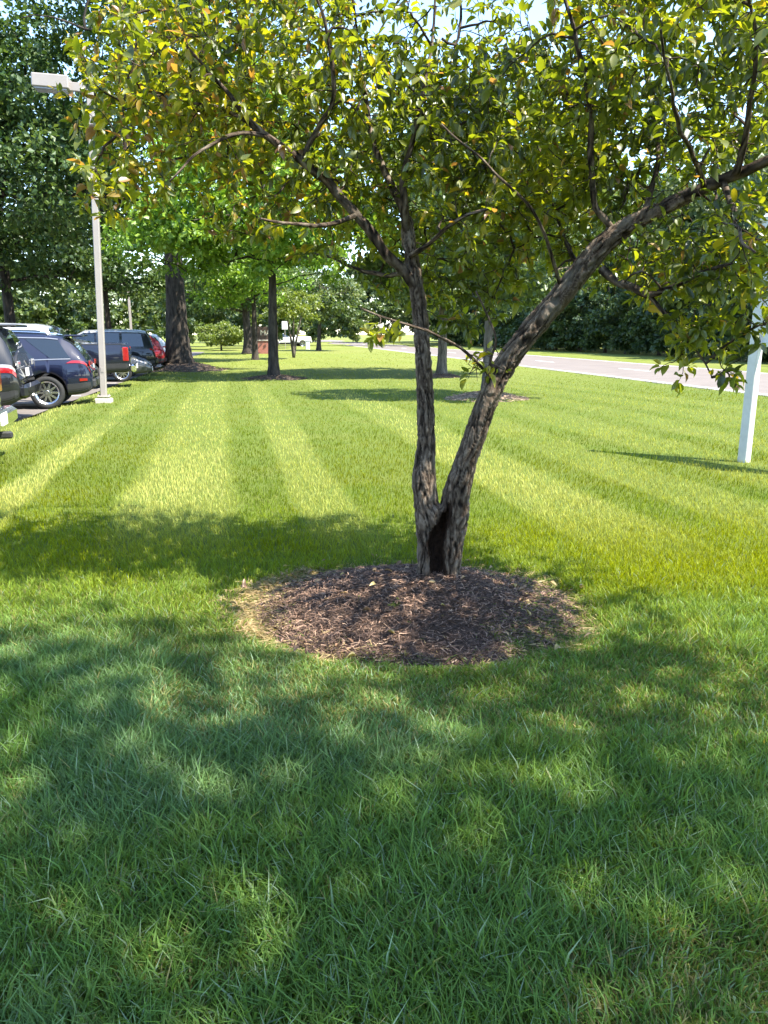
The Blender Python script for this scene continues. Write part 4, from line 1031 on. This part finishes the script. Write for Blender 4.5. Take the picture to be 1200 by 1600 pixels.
def make_car(name, label, st, W, wheels, wr, pmat, pos, ang, windows, extras, cat='car', group=None, roofmat=None, clad=True, rails=False):
    root = thing(name, label, cat, pos, ang, group)
    xs, sec = car_surface(st, W, wheels, wr)
    Y, Z = sec(xs); n = len(xs)
    # ring: right sill .. roof centre .. left sill
    YY = np.concatenate([-Y, Y[:, ::-1][:, 1:]], 1); ZZ = np.concatenate([Z, Z[:, ::-1][:, 1:]], 1); k = YY.shape[1]
    V = np.stack([np.repeat(xs[:, None], k, 1), YY, ZZ], -1).reshape(-1, 3)
    i = np.arange(n - 1)[:, None] * k; j = np.arange(k - 1)[None, :]
    Q = np.stack([i + j, i + k + j, i + k + j + 1, i + j + 1], -1).reshape(-1, 4)
    und = np.stack([i[:, 0] + k - 1, i[:, 0] + 2 * k - 1, i[:, 0] + k, i[:, 0]], -1)
    ends = []
    T = []
    half = k // 2
    for a in range(half):
        q = [a, a + 1, k - 2 - a, k - 1 - a]
        if a == half - 1: T.append([a, a + 1, k - 1 - a]) ; T.append([(n - 1) * k + k - 1 - a, (n - 1) * k + a + 1, (n - 1) * k + a])
        else: ends.append(q); ends.append([(n - 1) * k + t for t in q[::-1]])
    mi = np.concatenate([np.zeros(len(Q)), np.ones(len(und)), np.zeros(len(ends)), np.zeros(len(T))]).astype(int)
    if roofmat is not None:
        qm = mi[:len(Q)].reshape(n - 1, k - 1); qm[np.ix_((xs[:-1] > roofmat[1]) & (xs[:-1] < roofmat[2]), [5, 6, 7, 8])] = 2; mi[:len(Q)] = qm.ravel()
    mats = [pmat, PLAST] + ([roofmat[0]] if roofmat is not None else [])
    mk('body', V, [np.vstack([Q, und, np.array(ends)]), np.array(T)], mats, root, smooth=True, midx=mi)
    def patch(nm, xa, xb, ta, tb, mat, side, off=.006, par=None, xa2=None, xb2=None, nx=10, nt=5):
        """panel lying on the body: x range at the lower edge, and (xa2, xb2) at the upper"""
        xa2 = xa if xa2 is None else xa2; xb2 = xb if xb2 is None else xb2
        u = np.linspace(0, 1, nx); v = np.linspace(0, 1, nt); Uu, Vv = np.meshgrid(u, v)
        X = (xa + (xb - xa) * Uu) * (1 - Vv) + (xa2 + (xb2 - xa2) * Uu) * Vv
        Tt = ta + (tb - ta) * Vv
        Ya, Za = sec(X.ravel())
        tt = Tt.ravel(); sgn = np.where(tt > 7, -1.0, 1.0); tq = np.where(tt > 7, 14 - tt, tt)
        f = np.clip(np.floor(tq).astype(int), 0, 6); g = tq - f; r_ = np.arange(len(tq))
        yy = (Ya[r_, f] * (1 - g) + Ya[r_, f + 1] * g) * sgn * side; zz = Za[r_, f] * (1 - g) + Za[r_, f + 1] * g
        P = np.stack([X.ravel(), yy, zz], 1).reshape(nt, nx, 3)
        du = np.gradient(P, axis=1); dv = np.gradient(P, axis=0); N = np.cross(du, dv); N /= np.linalg.norm(N, axis=2)[..., None] + 1e-9
        cen = np.array([xs[-1] / 2, 0, .8]); N *= np.sign(((P - cen) * N).sum(-1).mean() or 1)
        A = (P + N * off).reshape(-1, 3); B = (P - N * .01).reshape(-1, 3)
        ii = np.arange(nt - 1)[:, None] * nx + np.arange(nx - 1)[None, :]
        q = np.stack([ii, ii + 1, ii + nx + 1, ii + nx], -1).reshape(-1, 4)
        m_ = nt * nx; rim = np.concatenate([np.arange(nx), np.arange(1, nt) * nx + nx - 1, (nt - 1) * nx + np.arange(nx - 2, -1, -1), np.arange(nt - 2, 0, -1) * nx])
        r2 = np.roll(rim, -1); sd = np.stack([rim, r2, r2 + m_, rim + m_], -1)
        return mk(nm, np.vstack([A, B]), [np.vstack([q, sd])], mat, par or root, smooth=False)
    for (nm, xa, xb, xa2, xb2, ta, tb) in windows:
        if nm in ('rear_window', 'windscreen'):
            patch(nm, xa, xb, ta, 14 - ta, GLASS, 1, xa2=xa2, xb2=xb2, nx=7, nt=13)
        else:
            for s in (1, -1):
                w_ = patch(nm, xa, xb, ta, tb, GLASS, s, xa2=xa2, xb2=xb2)
    for w in wheels:
        for s in (1, -1):
            m = MB(); yw = s * (W / 2 - .13)
            o_ = s * .11
            m.lathe([(wr * .62, yw - o_), (wr * .93, yw - o_), (wr, yw - o_ * .7), (wr, yw + o_ * .7), (wr * .95, yw + o_), (wr * .70, yw + o_ * 1.02), (wr * .68, yw + o_ * .7)], 28, 'y', (w, 0, wr))
            t = m.build('wheel', TYRE, root, smooth=True)
            m = MB(); f_ = yw + o_ * .92
            m.lathe([(wr * .695, yw + o_ * 1.0), (wr * .66, f_), (wr * .60, f_ - s * .02), (wr * .62, yw - o_ * .5)], 28, 'y', (w, 0, wr))
            for q in range(10):
                a = q * math.pi / 5
                ca, sa = math.cos(a), math.sin(a); P = []
                for rr_, hw_ in ((.05, .028), (wr * .62, .018)):
                    for sg in (-1, 1): P.append([w + ca * rr_ - sa * hw_ * sg, f_ - s * .012, wr + sa * rr_ + ca * hw_ * sg])
                for rr_, hw_ in ((.05, .028), (wr * .62, .018)):
                    for sg in (-1, 1): P.append([w + ca * rr_ - sa * hw_ * sg, f_ - s * .05, wr + sa * rr_ + ca * hw_ * sg])
                m.add(P, [[0, 1, 3, 2], [4, 6, 7, 5], [0, 2, 6, 4], [1, 5, 7, 3]])
            m.lathe([(.001, f_), (.05, f_), (.065, f_ - s * .03)], 14, 'y', (w, 0, wr))
            m.build('rim', RIM, t)
            m = MB(); m.lathe([(.001, yw + o_ * .1), (wr * .64, yw + o_ * .1)], 20, 'y', (w, 0, wr)); m.build('brake_shade', PLAST, t)
    if clad:
        for s in (1, -1):
            x0 = wheels[0] + wr + .08; x1 = wheels[1] - wr - .08
            patch('sill_cladding', x0, x1, .0, 1.35, PLAST, s, .008)
            patch('rear_cladding', .04, wheels[0] - wr - .07, .0, 1.6, PLAST, s, .008)
    for (nm, xa, xb, xa2, xb2, ta, tb) in windows:
        if nm.endswith('door_window'):
            for s in (1, -1):
                for x in (max(xa - .05, wheels[0] + wr * .55), xb + .035):
                    patch('door_seam', x - .006, x + .006, 1.5 if x - wheels[0] > wr + .1 else 2.7, 4.05, PLAST, s, .002, nx=2, nt=8)
                patch('door_handle', xa + .10, xa + .30, 3.35, 3.55, pmat, s, .03, nx=3, nt=3)
    for ex in extras: ex(root, patch, W)
    if rails:
        for s in (1, -1):
            m = MB(); xx = np.linspace(rails[0], rails[1], 9); Ya, Za = sec(xx)
            m.tube(np.stack([xx, s * Ya[:, 6] * .93, Za[:, 6] + .05 * np.sin(np.linspace(.15, math.pi - .15, 9)) ** .4 - .005], 1), .018, 6); m.build('roof_rail', CHROME if rails[2] else PLAST, root, smooth=True)
    return root

def ex_tail(xa, xb, ta, tb, mat=None, rear=None, xa2=None, xb2=None, nm='tail_lamp'):
    def f(root, patch, W):
        for s in (1, -1):
            o = patch(nm, xa, xb, ta, tb, mat or REDL, s, .014, xa2=xa2, xb2=xb2, nx=6, nt=4)
            if rear:
                m = MB(); m.box((rear[3], s * (W / 2 - rear[0]), rear[1]), (.03, rear[2], rear[4]), 0, .01); m.build('rear_lens', mat or REDL, o)
    return f
def ex_box(nm, c, d, mat, bev=.02, both=False):
    def f(root, patch, W):
        for s in ((1, -1) if both else (1,)):
            m = MB(); m.box((c[0], c[1] * s, c[2]), d, 0, bev); m.build(nm, mat, root)
    return f
def ex_patch(nm, *a, mat=None, **k):
    def f(root, patch, W):
        for s in (1, -1): patch(nm, *a, mat, s, **k)
    return f

SUV = [(0, .46, .74, .78, .84, .80), (.05, .40, .95, .99, .92, .86), (.13, .36, 1.04, 1.12, .965, .84), (.24, .33, 1.07, 1.30, .985, .80), (.40, .31, 1.07, 1.48, .992, .765), (.60, .30, 1.06, 1.60, 1, .75), (.9, .29, 1.05, 1.64, 1, .745),
       (1.7, .27, 1.02, 1.665, 1, .74), (2.4, .27, 1.0, 1.64, 1, .74), (2.8, .27, .99, 1.53, 1, .745), (3.15, .27, .99, 1.26, 1, .80), (3.42, .28, .99, 1.06, 1, .88), (4.1, .29, .92, .97, .985, .86), (4.45, .32, .80, .86, .93, .80), (4.62, .36, .62, .68, .82, .70)]
SUVW = [('rear_quarter_window', .42, .84, .66, 1.34, 4.12, 4.92), ('rear_door_window', 1.16, 2.12, 1.54, 2.12, 4.12, 4.92), ('front_door_window', 2.18, 3.06, 2.18, 2.72, 4.12, 4.92), ('rear_window', .17, .56, .17, .56, 5.25, 7), ('windscreen', 2.86, 3.36, 2.86, 3.36, 5.2, 7)]
BOXY = [(0, .50, .74, .78, .90, .86), (.05, .45, 1.02, 1.08, .95, .90), (.10, .42, 1.08, 1.28, .98, .86), (.20, .38, 1.10, 1.56, .99, .82), (.32, .36, 1.10, 1.74, 1, .79), (.6, .35, 1.10, 1.79, 1, .78), (1.7, .34, 1.08, 1.82, 1, .78), (2.6, .34, 1.07, 1.78, 1, .78), (2.95, .34, 1.07, 1.60, 1, .78),
        (3.25, .34, 1.06, 1.25, 1, .82), (3.42, .34, 1.06, 1.12, 1, .90), (4.3, .36, 1.00, 1.06, .99, .88), (4.62, .38, .86, .92, .94, .84), (4.78, .42, .66, .70, .86, .76)]
BOXW = [('rear_quarter_window', .42, 1.22, .50, 1.22, 4.1, 4.92), ('rear_door_window', 1.32, 2.16, 1.32, 2.16, 4.1, 4.92), ('front_door_window', 2.24, 3.12, 2.24, 2.86, 4.1, 4.92), ('rear_window', .10, .30, .10, .30, 5.2, 7), ('windscreen', 2.98, 3.36, 2.98, 3.36, 5.2, 7)]
PICK = [(0, .58, .90, .94, .93, .90), (.04, .52, 1.26, 1.30, .97, .93), (.12, .50, 1.33, 1.36, .985, .94), (1.0, .48, 1.33, 1.36, 1, .94), (1.78, .46, 1.33, 1.36, 1, .94), (1.84, .44, 1.30, 1.40, 1, .86), (1.98, .43, 1.27, 1.80, 1, .80), (2.2, .42, 1.25, 1.88, 1, .78), (3.0, .42, 1.24, 1.91, 1, .78), (3.7, .42, 1.22, 1.87, 1, .78),
        (4.05, .42, 1.22, 1.66, 1, .79), (4.4, .42, 1.21, 1.33, 1, .84), (4.55, .42, 1.20, 1.26, 1, .92), (5.4, .44, 1.13, 1.18, .99, .90), (5.68, .46, .95, 1.0, .95, .86), (5.8, .5, .72, .78, .88, .8)]
PICKW = [('rear_door_window', 2.12, 3.0, 2.2, 3.0, 4.1, 4.92), ('front_door_window', 3.08, 4.1, 3.08, 3.86, 4.1, 4.92), ('rear_window', 1.86, 1.99, 1.86, 1.99, 5.3, 7), ('windscreen', 4.02, 4.46, 4.02, 4.46, 5.2, 7)]
SEDAN = [(0, .45, .72, .78, .84, .80), (.08, .38, .92, .97, .92, .86), (.4, .30, .98, 1.04, .98, .84), (.75, .28, .97, 1.10, 1, .80), (1.1, .26, .96, 1.30, 1, .74), (1.5, .26, .95, 1.42, 1, .72), (2.2, .25, .93, 1.46, 1, .72), (2.7, .25, .92, 1.38, 1, .72), (3.1, .25, .92, 1.16, 1, .78), (3.4, .26, .92, .98, 1, .88), (4.2, .27, .82, .87, .98, .84), (4.6, .30, .68, .73, .91, .78), (4.78, .34, .55, .60, .8, .7)]
SEDW = [('rear_door_window', 1.28, 2.05, 1.55, 2.05, 4.1, 4.9), ('front_door_window', 2.12, 3.0, 2.12, 2.62, 4.1, 4.9), ('rear_window', .78, 1.35, .78, 1.35, 5.2, 7), ('windscreen', 2.68, 3.3, 2.68, 3.3, 5.2, 7)]

CAR_N = np.array([.963, .27]); CAR_U = np.array([-.27, .963])     # rear direction, direction along the row
FWD = math.atan2(-CAR_N[1], -CAR_N[0])                  # nose away from the lawn
LOTZ = -.04
def park(px, d, W):                                     # where its near rear corner shows, metres ahead
    x = (px - 600) / 1200 * (d * math.cos(PITCH) + .9 * math.sin(PITCH))
    p = np.array([x, d]) + CAR_U * W / 2
    return (p[0], p[1], LOTZ)
NAVY = paint('navy', (.005, .008, .026)); BLACK = paint('black', (.010, .011, .013)); SILV = paint('silver', (.45, .46, .47), .7); NAVY2 = paint('dark_navy', (.005, .007, .018))
GREYD = paint('dark_grey', (.035, .038, .042)); REDP = paint('red', (.24, .012, .02)); WHITEP = paint('white', (.72, .72, .71), 0); PEWT = paint('pewter', (.20, .21, .20), .6)

def lonOf(d): return d                              # distance ahead is close to distance along the lawn
make_car('pickup_truck', 'silver pickup at the left edge showing only its chrome bumper', PICK, 1.98, (1.25, 4.85), .40, PEWT, park(-52, 8.5, 1.98), FWD, PICKW,
         [ex_box('bumper', (-.09, 0, .60), (.20, 1.92, .22), CHROME, .05), ex_tail(.02, .16, 2.9, 3.9, None, (.12, 1.08, .18, -.012, .36)), ex_box('tow_hitch', (-.16, 0, .42), (.22, .08, .09), PLAST), ex_box('licence_plate', (-.195, 0, .62), (.02, .30, .15), PLATE, .004)], cat='pickup')
make_car('parked_suv', 'black suv with silver and red tail lamp at the left edge', BOXY, 1.92, (1.02, 3.80), .39, BLACK, park(30, 14.2, 1.92), FWD, BOXW,
         [ex_tail(.06, .30, 3.2, 3.95, CLEAR, (.16, 1.10, .26, .0, .12)), ex_tail(.05, .30, 2.75, 3.17, REDL), ex_box('spoiler', (.17, 0, 1.79), (.34, 1.30, .05), BLACK, .02), ex_box('bumper', (-.03, 0, .60), (.18, 1.74, .26), BLACK, .06), ex_box('licence_plate', (-.01, .0, .93), (.02, .32, .16), PLATE, .004), ex_box('rear_wiper', (.10, .2, 1.20), (.02, .5, .02), PLAST, .004)], rails=(.5, 2.8, False))
make_car('parked_suv', 'dark blue suv with red tail lamp and alloy wheel by the lamp post', SUV, 1.84, (.96, 3.68), .365, NAVY, park(143, 17.5, 1.84), FWD, SUVW,
         [ex_tail(.03, .52, 3.1, 3.85, None, (.20, 1.0, .34, .03, .12), xa2=.09, xb2=.40), ex_box('spoiler', (.34, 0, 1.605), (.40, 1.28, .045), NAVY, .02), ex_box('bumper', (.0, 0, .55), (.12, 1.50, .20), PLAST, .04), ex_box('licence_plate', (.02, 0, .88), (.02, .32, .16), PLATE, .004),
          ex_patch('side_reflector', .10, .26, 1.75, 1.95, mat=REDL, off=.012), ex_patch('window_trim', .42, 3.06, 4.06, 4.10, mat=TRIM, off=.010, nx=26, nt=3), ex_patch('roof_trim', .66, 2.75, 4.95, 4.99, mat=TRIM, off=.010, nx=26, nt=3)], rails=(.7, 2.6, True))
make_car('parked_van', 'tall silver roofed van showing above the dark blue suv', [(a, b, c, d * 1.06 if d > 1.3 else d, e, f) for a, b, c, d, e, f in BOXY], 1.96, (1.02, 3.80), .38, SILV, park(98, 21.3, 1.96), FWD, BOXW,
         [ex_tail(.06, .20, 3.0, 4.3), ex_box('bumper', (-.02, 0, .60), (.16, 1.78, .24), PLAST, .05)], cat='van')
make_car('pickup_truck', 'dark blue pickup with upright red tail lamp past the lamp post', PICK, 2.0, (1.25, 4.85), .40, NAVY2, park(203, 24.0, 2.0), FWD, PICKW,
         [ex_box('bumper', (-.08, 0, .62), (.20, 1.94, .24), CHROME, .05), ex_box('tail_lamp', (.115, .945, 1.04), (.18, .10, .42), REDL, .02, True), ex_box('licence_plate', (-.185, 0, .66), (.02, .30, .15), PLATE, .004), ex_box('tailgate_handle', (-.01, 0, 1.18), (.03, .26, .08), PLAST), ex_patch('bed_rail_cap', .06, 1.75, 3.96, 4.6, mat=PLAST, off=.014, nx=14, nt=3)], cat='pickup')
make_car('parked_car', 'dark grey saloon backed in with its nose to the lawn', SEDAN, 1.82, (1.0, 3.78), .33, GREYD, (lambda p: (p[0] - CAR_N[0] * 4.78, p[1] - CAR_N[1] * 4.78, LOTZ))(park(236, 27.6, 1.82)), FWD + math.pi, SEDW,
         [ex_tail(4.28, 4.66, 3.0, 3.8, CLEAR, nm='headlight'), ex_box('grille', (4.70, 0, .52), (.10, 1.0, .22), PLAST, .03), ex_box('licence_plate', (4.80, 0, .42), (.02, .30, .15), PLATE, .004)])
make_car('parked_suv', 'black boxy suv with a pale roof beside the oak trunk', BOXY, 1.96, (1.02, 3.80), .39, BLACK, park(243, 31.0, 1.96), FWD, BOXW,
         [ex_tail(.06, .20, 3.0, 3.8), ex_box('bumper', (-.02, 0, .60), (.16, 1.78, .24), BLACK, .05), ex_box('spoiler', (.15, 0, 1.80), (.30, 1.34, .05), SILV, .02)], roofmat=(SILV, .22, 2.9))
make_car('parked_car', 'red hatchback half hidden by the oak trunk', SUV, 1.80, (.96, 3.60), .34, REDP, park(258, 35.0, 1.80), FWD, SUVW, [ex_tail(.04, .40, 3.1, 3.85), ex_box('bumper', (.0, 0, .52), (.12, 1.5, .18), PLAST, .04)])
make_car('parked_car', 'white car behind the red hatchback at the oak', SUV, 1.84, (.96, 3.68), .36, WHITEP, park(266, 38.5, 1.84), FWD, SUVW, [ex_tail(.04, .46, 3.1, 3.85), ex_box('bumper', (.0, 0, .55), (.12, 1.5, .2), PLAST, .04)])
p = at_z(484, 541); make_car('pickup_truck', 'white pickup far off by the road', PICK, 2.0, (1.25, 4.85), .40, WHITEP, (p[0], p[1], -.08), R(200), PICKW, [ex_box('bumper', (-.08, 0, .62), (.2, 1.9, .24), CHROME, .05)], cat='pickup')
p = at_z(462, 541); make_car('parked_car', 'dark red car far off left of the white pickup', SEDAN, 1.82, (1.0, 3.78), .33, REDP, (p[0], p[1] + 6, -.08), R(190), SEDW, [])

# ------------------------------------------------------------------ lamp posts and signs
POLE = solid('pole_paint', (.29, .262, .24), .5, var=.06, vscale=2, bump=.05)
def lamp_post(label, xy, hgt, w, z0=0):
    t = thing('lamp_post', label, 'lamp post', (xy[0], xy[1], float(H(*xy)) + z0), math.atan2(N2[1], N2[0]))
    m = MB(); m.box((0, 0, .0), (.36, .36, .20), 0, .02); m.build('base', conc, t)
    m = MB(); m.box((0, 0, .145), (.27, .27, .03), 0, .008)
    for sx in (-1, 1):
        for sy in (-1, 1): m.lathe([(.001, .19), (.016, .19), (.016, .15)], 6, 'z', (sx * .105, sy * .105, 0))
    m.build('base_plate', POLE, t)
    m = MB(); m.box((0, 0, .15 + hgt / 2), (w, w, hgt), 0, .012); m.build('pole', POLE, t)
    m = MB(); m.box((0, 0, .17 + hgt), (w + .012, w + .012, .03), 0, .006); m.build('pole_cap', POLE, t)
    m = MB(); m.box((-w / 2 - .17, 0, hgt - .07), (.34, .09, .17), 0, .008); m.build('arm', POLE, t)
    m = MB(); m.box((-w / 2 - .34 - .36, 0, hgt - .03), (.74, .40, .26), 0, .02); m.build('lamp_head', POLE, t)
    m = MB(); m.box((-w / 2 - .34 - .36, 0, hgt - .175), (.66, .33, .03), 0, .006); m.build('lens', CLEAR, t)
    m = MB(); m.box((0, -w / 2 - .004, .75), (.06, .008, .11), 0, .002); m.build('hand_hole_cover', POLE, t)
    return t
p = at_z(163, 632); LPOST = lamp_post('pale square lamp post with shoebox head beside the dark blue suv', p[:2], 6.75, .135)
LPOST.rotation_euler = (0, R(2.0), LPOST.rotation_euler[2])
p = at_y(207, 545, 62); lamp_post('thin distant lamp post behind the parked cars', p[:2], 7.0, .17, -.1)

SIGNW = solid('sign_white_paint', (.56, .57, .56), .5, var=.10, vscale=9, bump=.06)
def white_sign():
    p = at_z(1162, 722); rz = math.atan2(-.82, .57)
    t = thing('post_sign', 'white wooden post sign at the right edge of the lawn', 'sign', (p[0], p[1], float(H(p[0], p[1]))), rz)
    for x in (0, 1.75):
        m = MB(); m.box((x, 0, 1.45), (.118, .118, 2.94), 0, .008); q = m.build('post', SIGNW, t)
        m = MB(); m.box((x, 0, 2.94), (.155, .155, .04), 0, .008); m.lathe([(.09, 2.96), (.02, 3.03), (.03, 3.06), (.001, 3.10)], 10, 'z', (x, 0, 0)); m.build('cap', SIGNW, q)
    m = MB(); m.box((.875, .0, 2.05), (1.60, .045, 1.10), 0, .006); q = m.build('panel', SIGNW, t)
    for z in (1.48, 2.62):
        m = MB(); m.box((.875, 0, z), (1.604, .08, .07), 0, .006); m.build('rail', SIGNW, t)
white_sign()

def brick_mat():
    m, n, l, out = new_mat('red_brick'); p = n.new('ShaderNodeBsdfPrincipled'); tc = n.new('ShaderNodeTexCoord').outputs['Object']
    mp = n.new('ShaderNodeMapping'); mp.inputs['Rotation'].default_value = (R(90), 0, 0); l.new(tc, mp.inputs[0])
    b = n.new('ShaderNodeTexBrick'); b.inputs['Scale'].default_value = 4.5; b.inputs['Color1'].default_value = (.34, .085, .05, 1); b.inputs['Color2'].default_value = (.27, .07, .045, 1); b.inputs['Mortar'].default_value = (.35, .3, .26, 1)
    l.new(mp.outputs[0], b.inputs[0]); l.new(b.outputs[0], p.inputs['Base Color']); p.inputs['Roughness'].default_value = .85; l.new(p.outputs[0], out.inputs[0]); return m
DARKB = solid('sign_brown', (.05, .032, .025), .5); LETT = solid('sign_letters', (.55, .50, .40), .5)
def brick_sign():
    p = at_z(420, 553)
    t = thing('monument_sign', 'low red brick monument sign with dark panel by the far trunks', 'sign', (p[0], p[1], 0))
    m = MB(); m.box((-.55, 0, .52), (2.6, .6, 1.1), 0, .01); m.build('brick_base', brick_mat(), t)
    m = MB(); m.box((-.55, 0, 1.10), (2.75, .72, .08), 0, .01); m.build('cap_stone', conc, t)
    m = MB(); m.box((-.55, 0, 1.66), (2.3, .18, 1.04), 0, .02); q = m.build('panel', DARKB, t)
    for x in (-1.80, .70):
        m = MB(); m.box((x, 0, 1.12), (.16, .2, 2.3), 0, .02); m.build('post', DARKB, t)
    cu = bpy.data.curves.new('lettering', 'FONT'); cu.body = 'MA'; cu.size = .62; cu.extrude = .01; cu.materials.append(LETT)
    tmp = bpy.data.objects.new('lettering_source', cu); C.objects.link(tmp); bpy.context.view_layer.update()
    me = bpy.data.meshes.new_from_object(tmp.evaluated_get(bpy.context.evaluated_depsgraph_get())); bpy.data.objects.remove(tmp)
    o = bpy.data.objects.new('lettering', me); C.objects.link(o); o.parent = q; o.location = (-.65, -.105, 1.5); o.rotation_euler = (R(90), 0, 0)
brick_sign()
def small_sign():
    p = at_z(446, 546); t = thing('road_sign', 'small white road sign far off beside the brick sign', 'sign', (p[0], p[1], 0))
    m = MB(); m.tube([(0, 0, -.1), (0, 0, 2.9)], .03, 8); m.build('post', POLE, t)
    m = MB(); m.box((0, -.04, 2.5), (.62, .02, .85), 0, .006); m.build('plate', SIGNW, t)
small_sign()
p = at_z(481, 547); t = thing('utility_cabinet', 'small white utility cabinet far off beside the lone tree', 'cabinet', (p[0], p[1], 0))
m = MB(); m.box((0, 0, .42), (.42, .34, .95), 0, .05); m.build('housing', SIGNW, t)
m = MB(); m.box((0, 0, .92), (.48, .40, .06), 0, .02); m.build('lid', SIGNW, t)
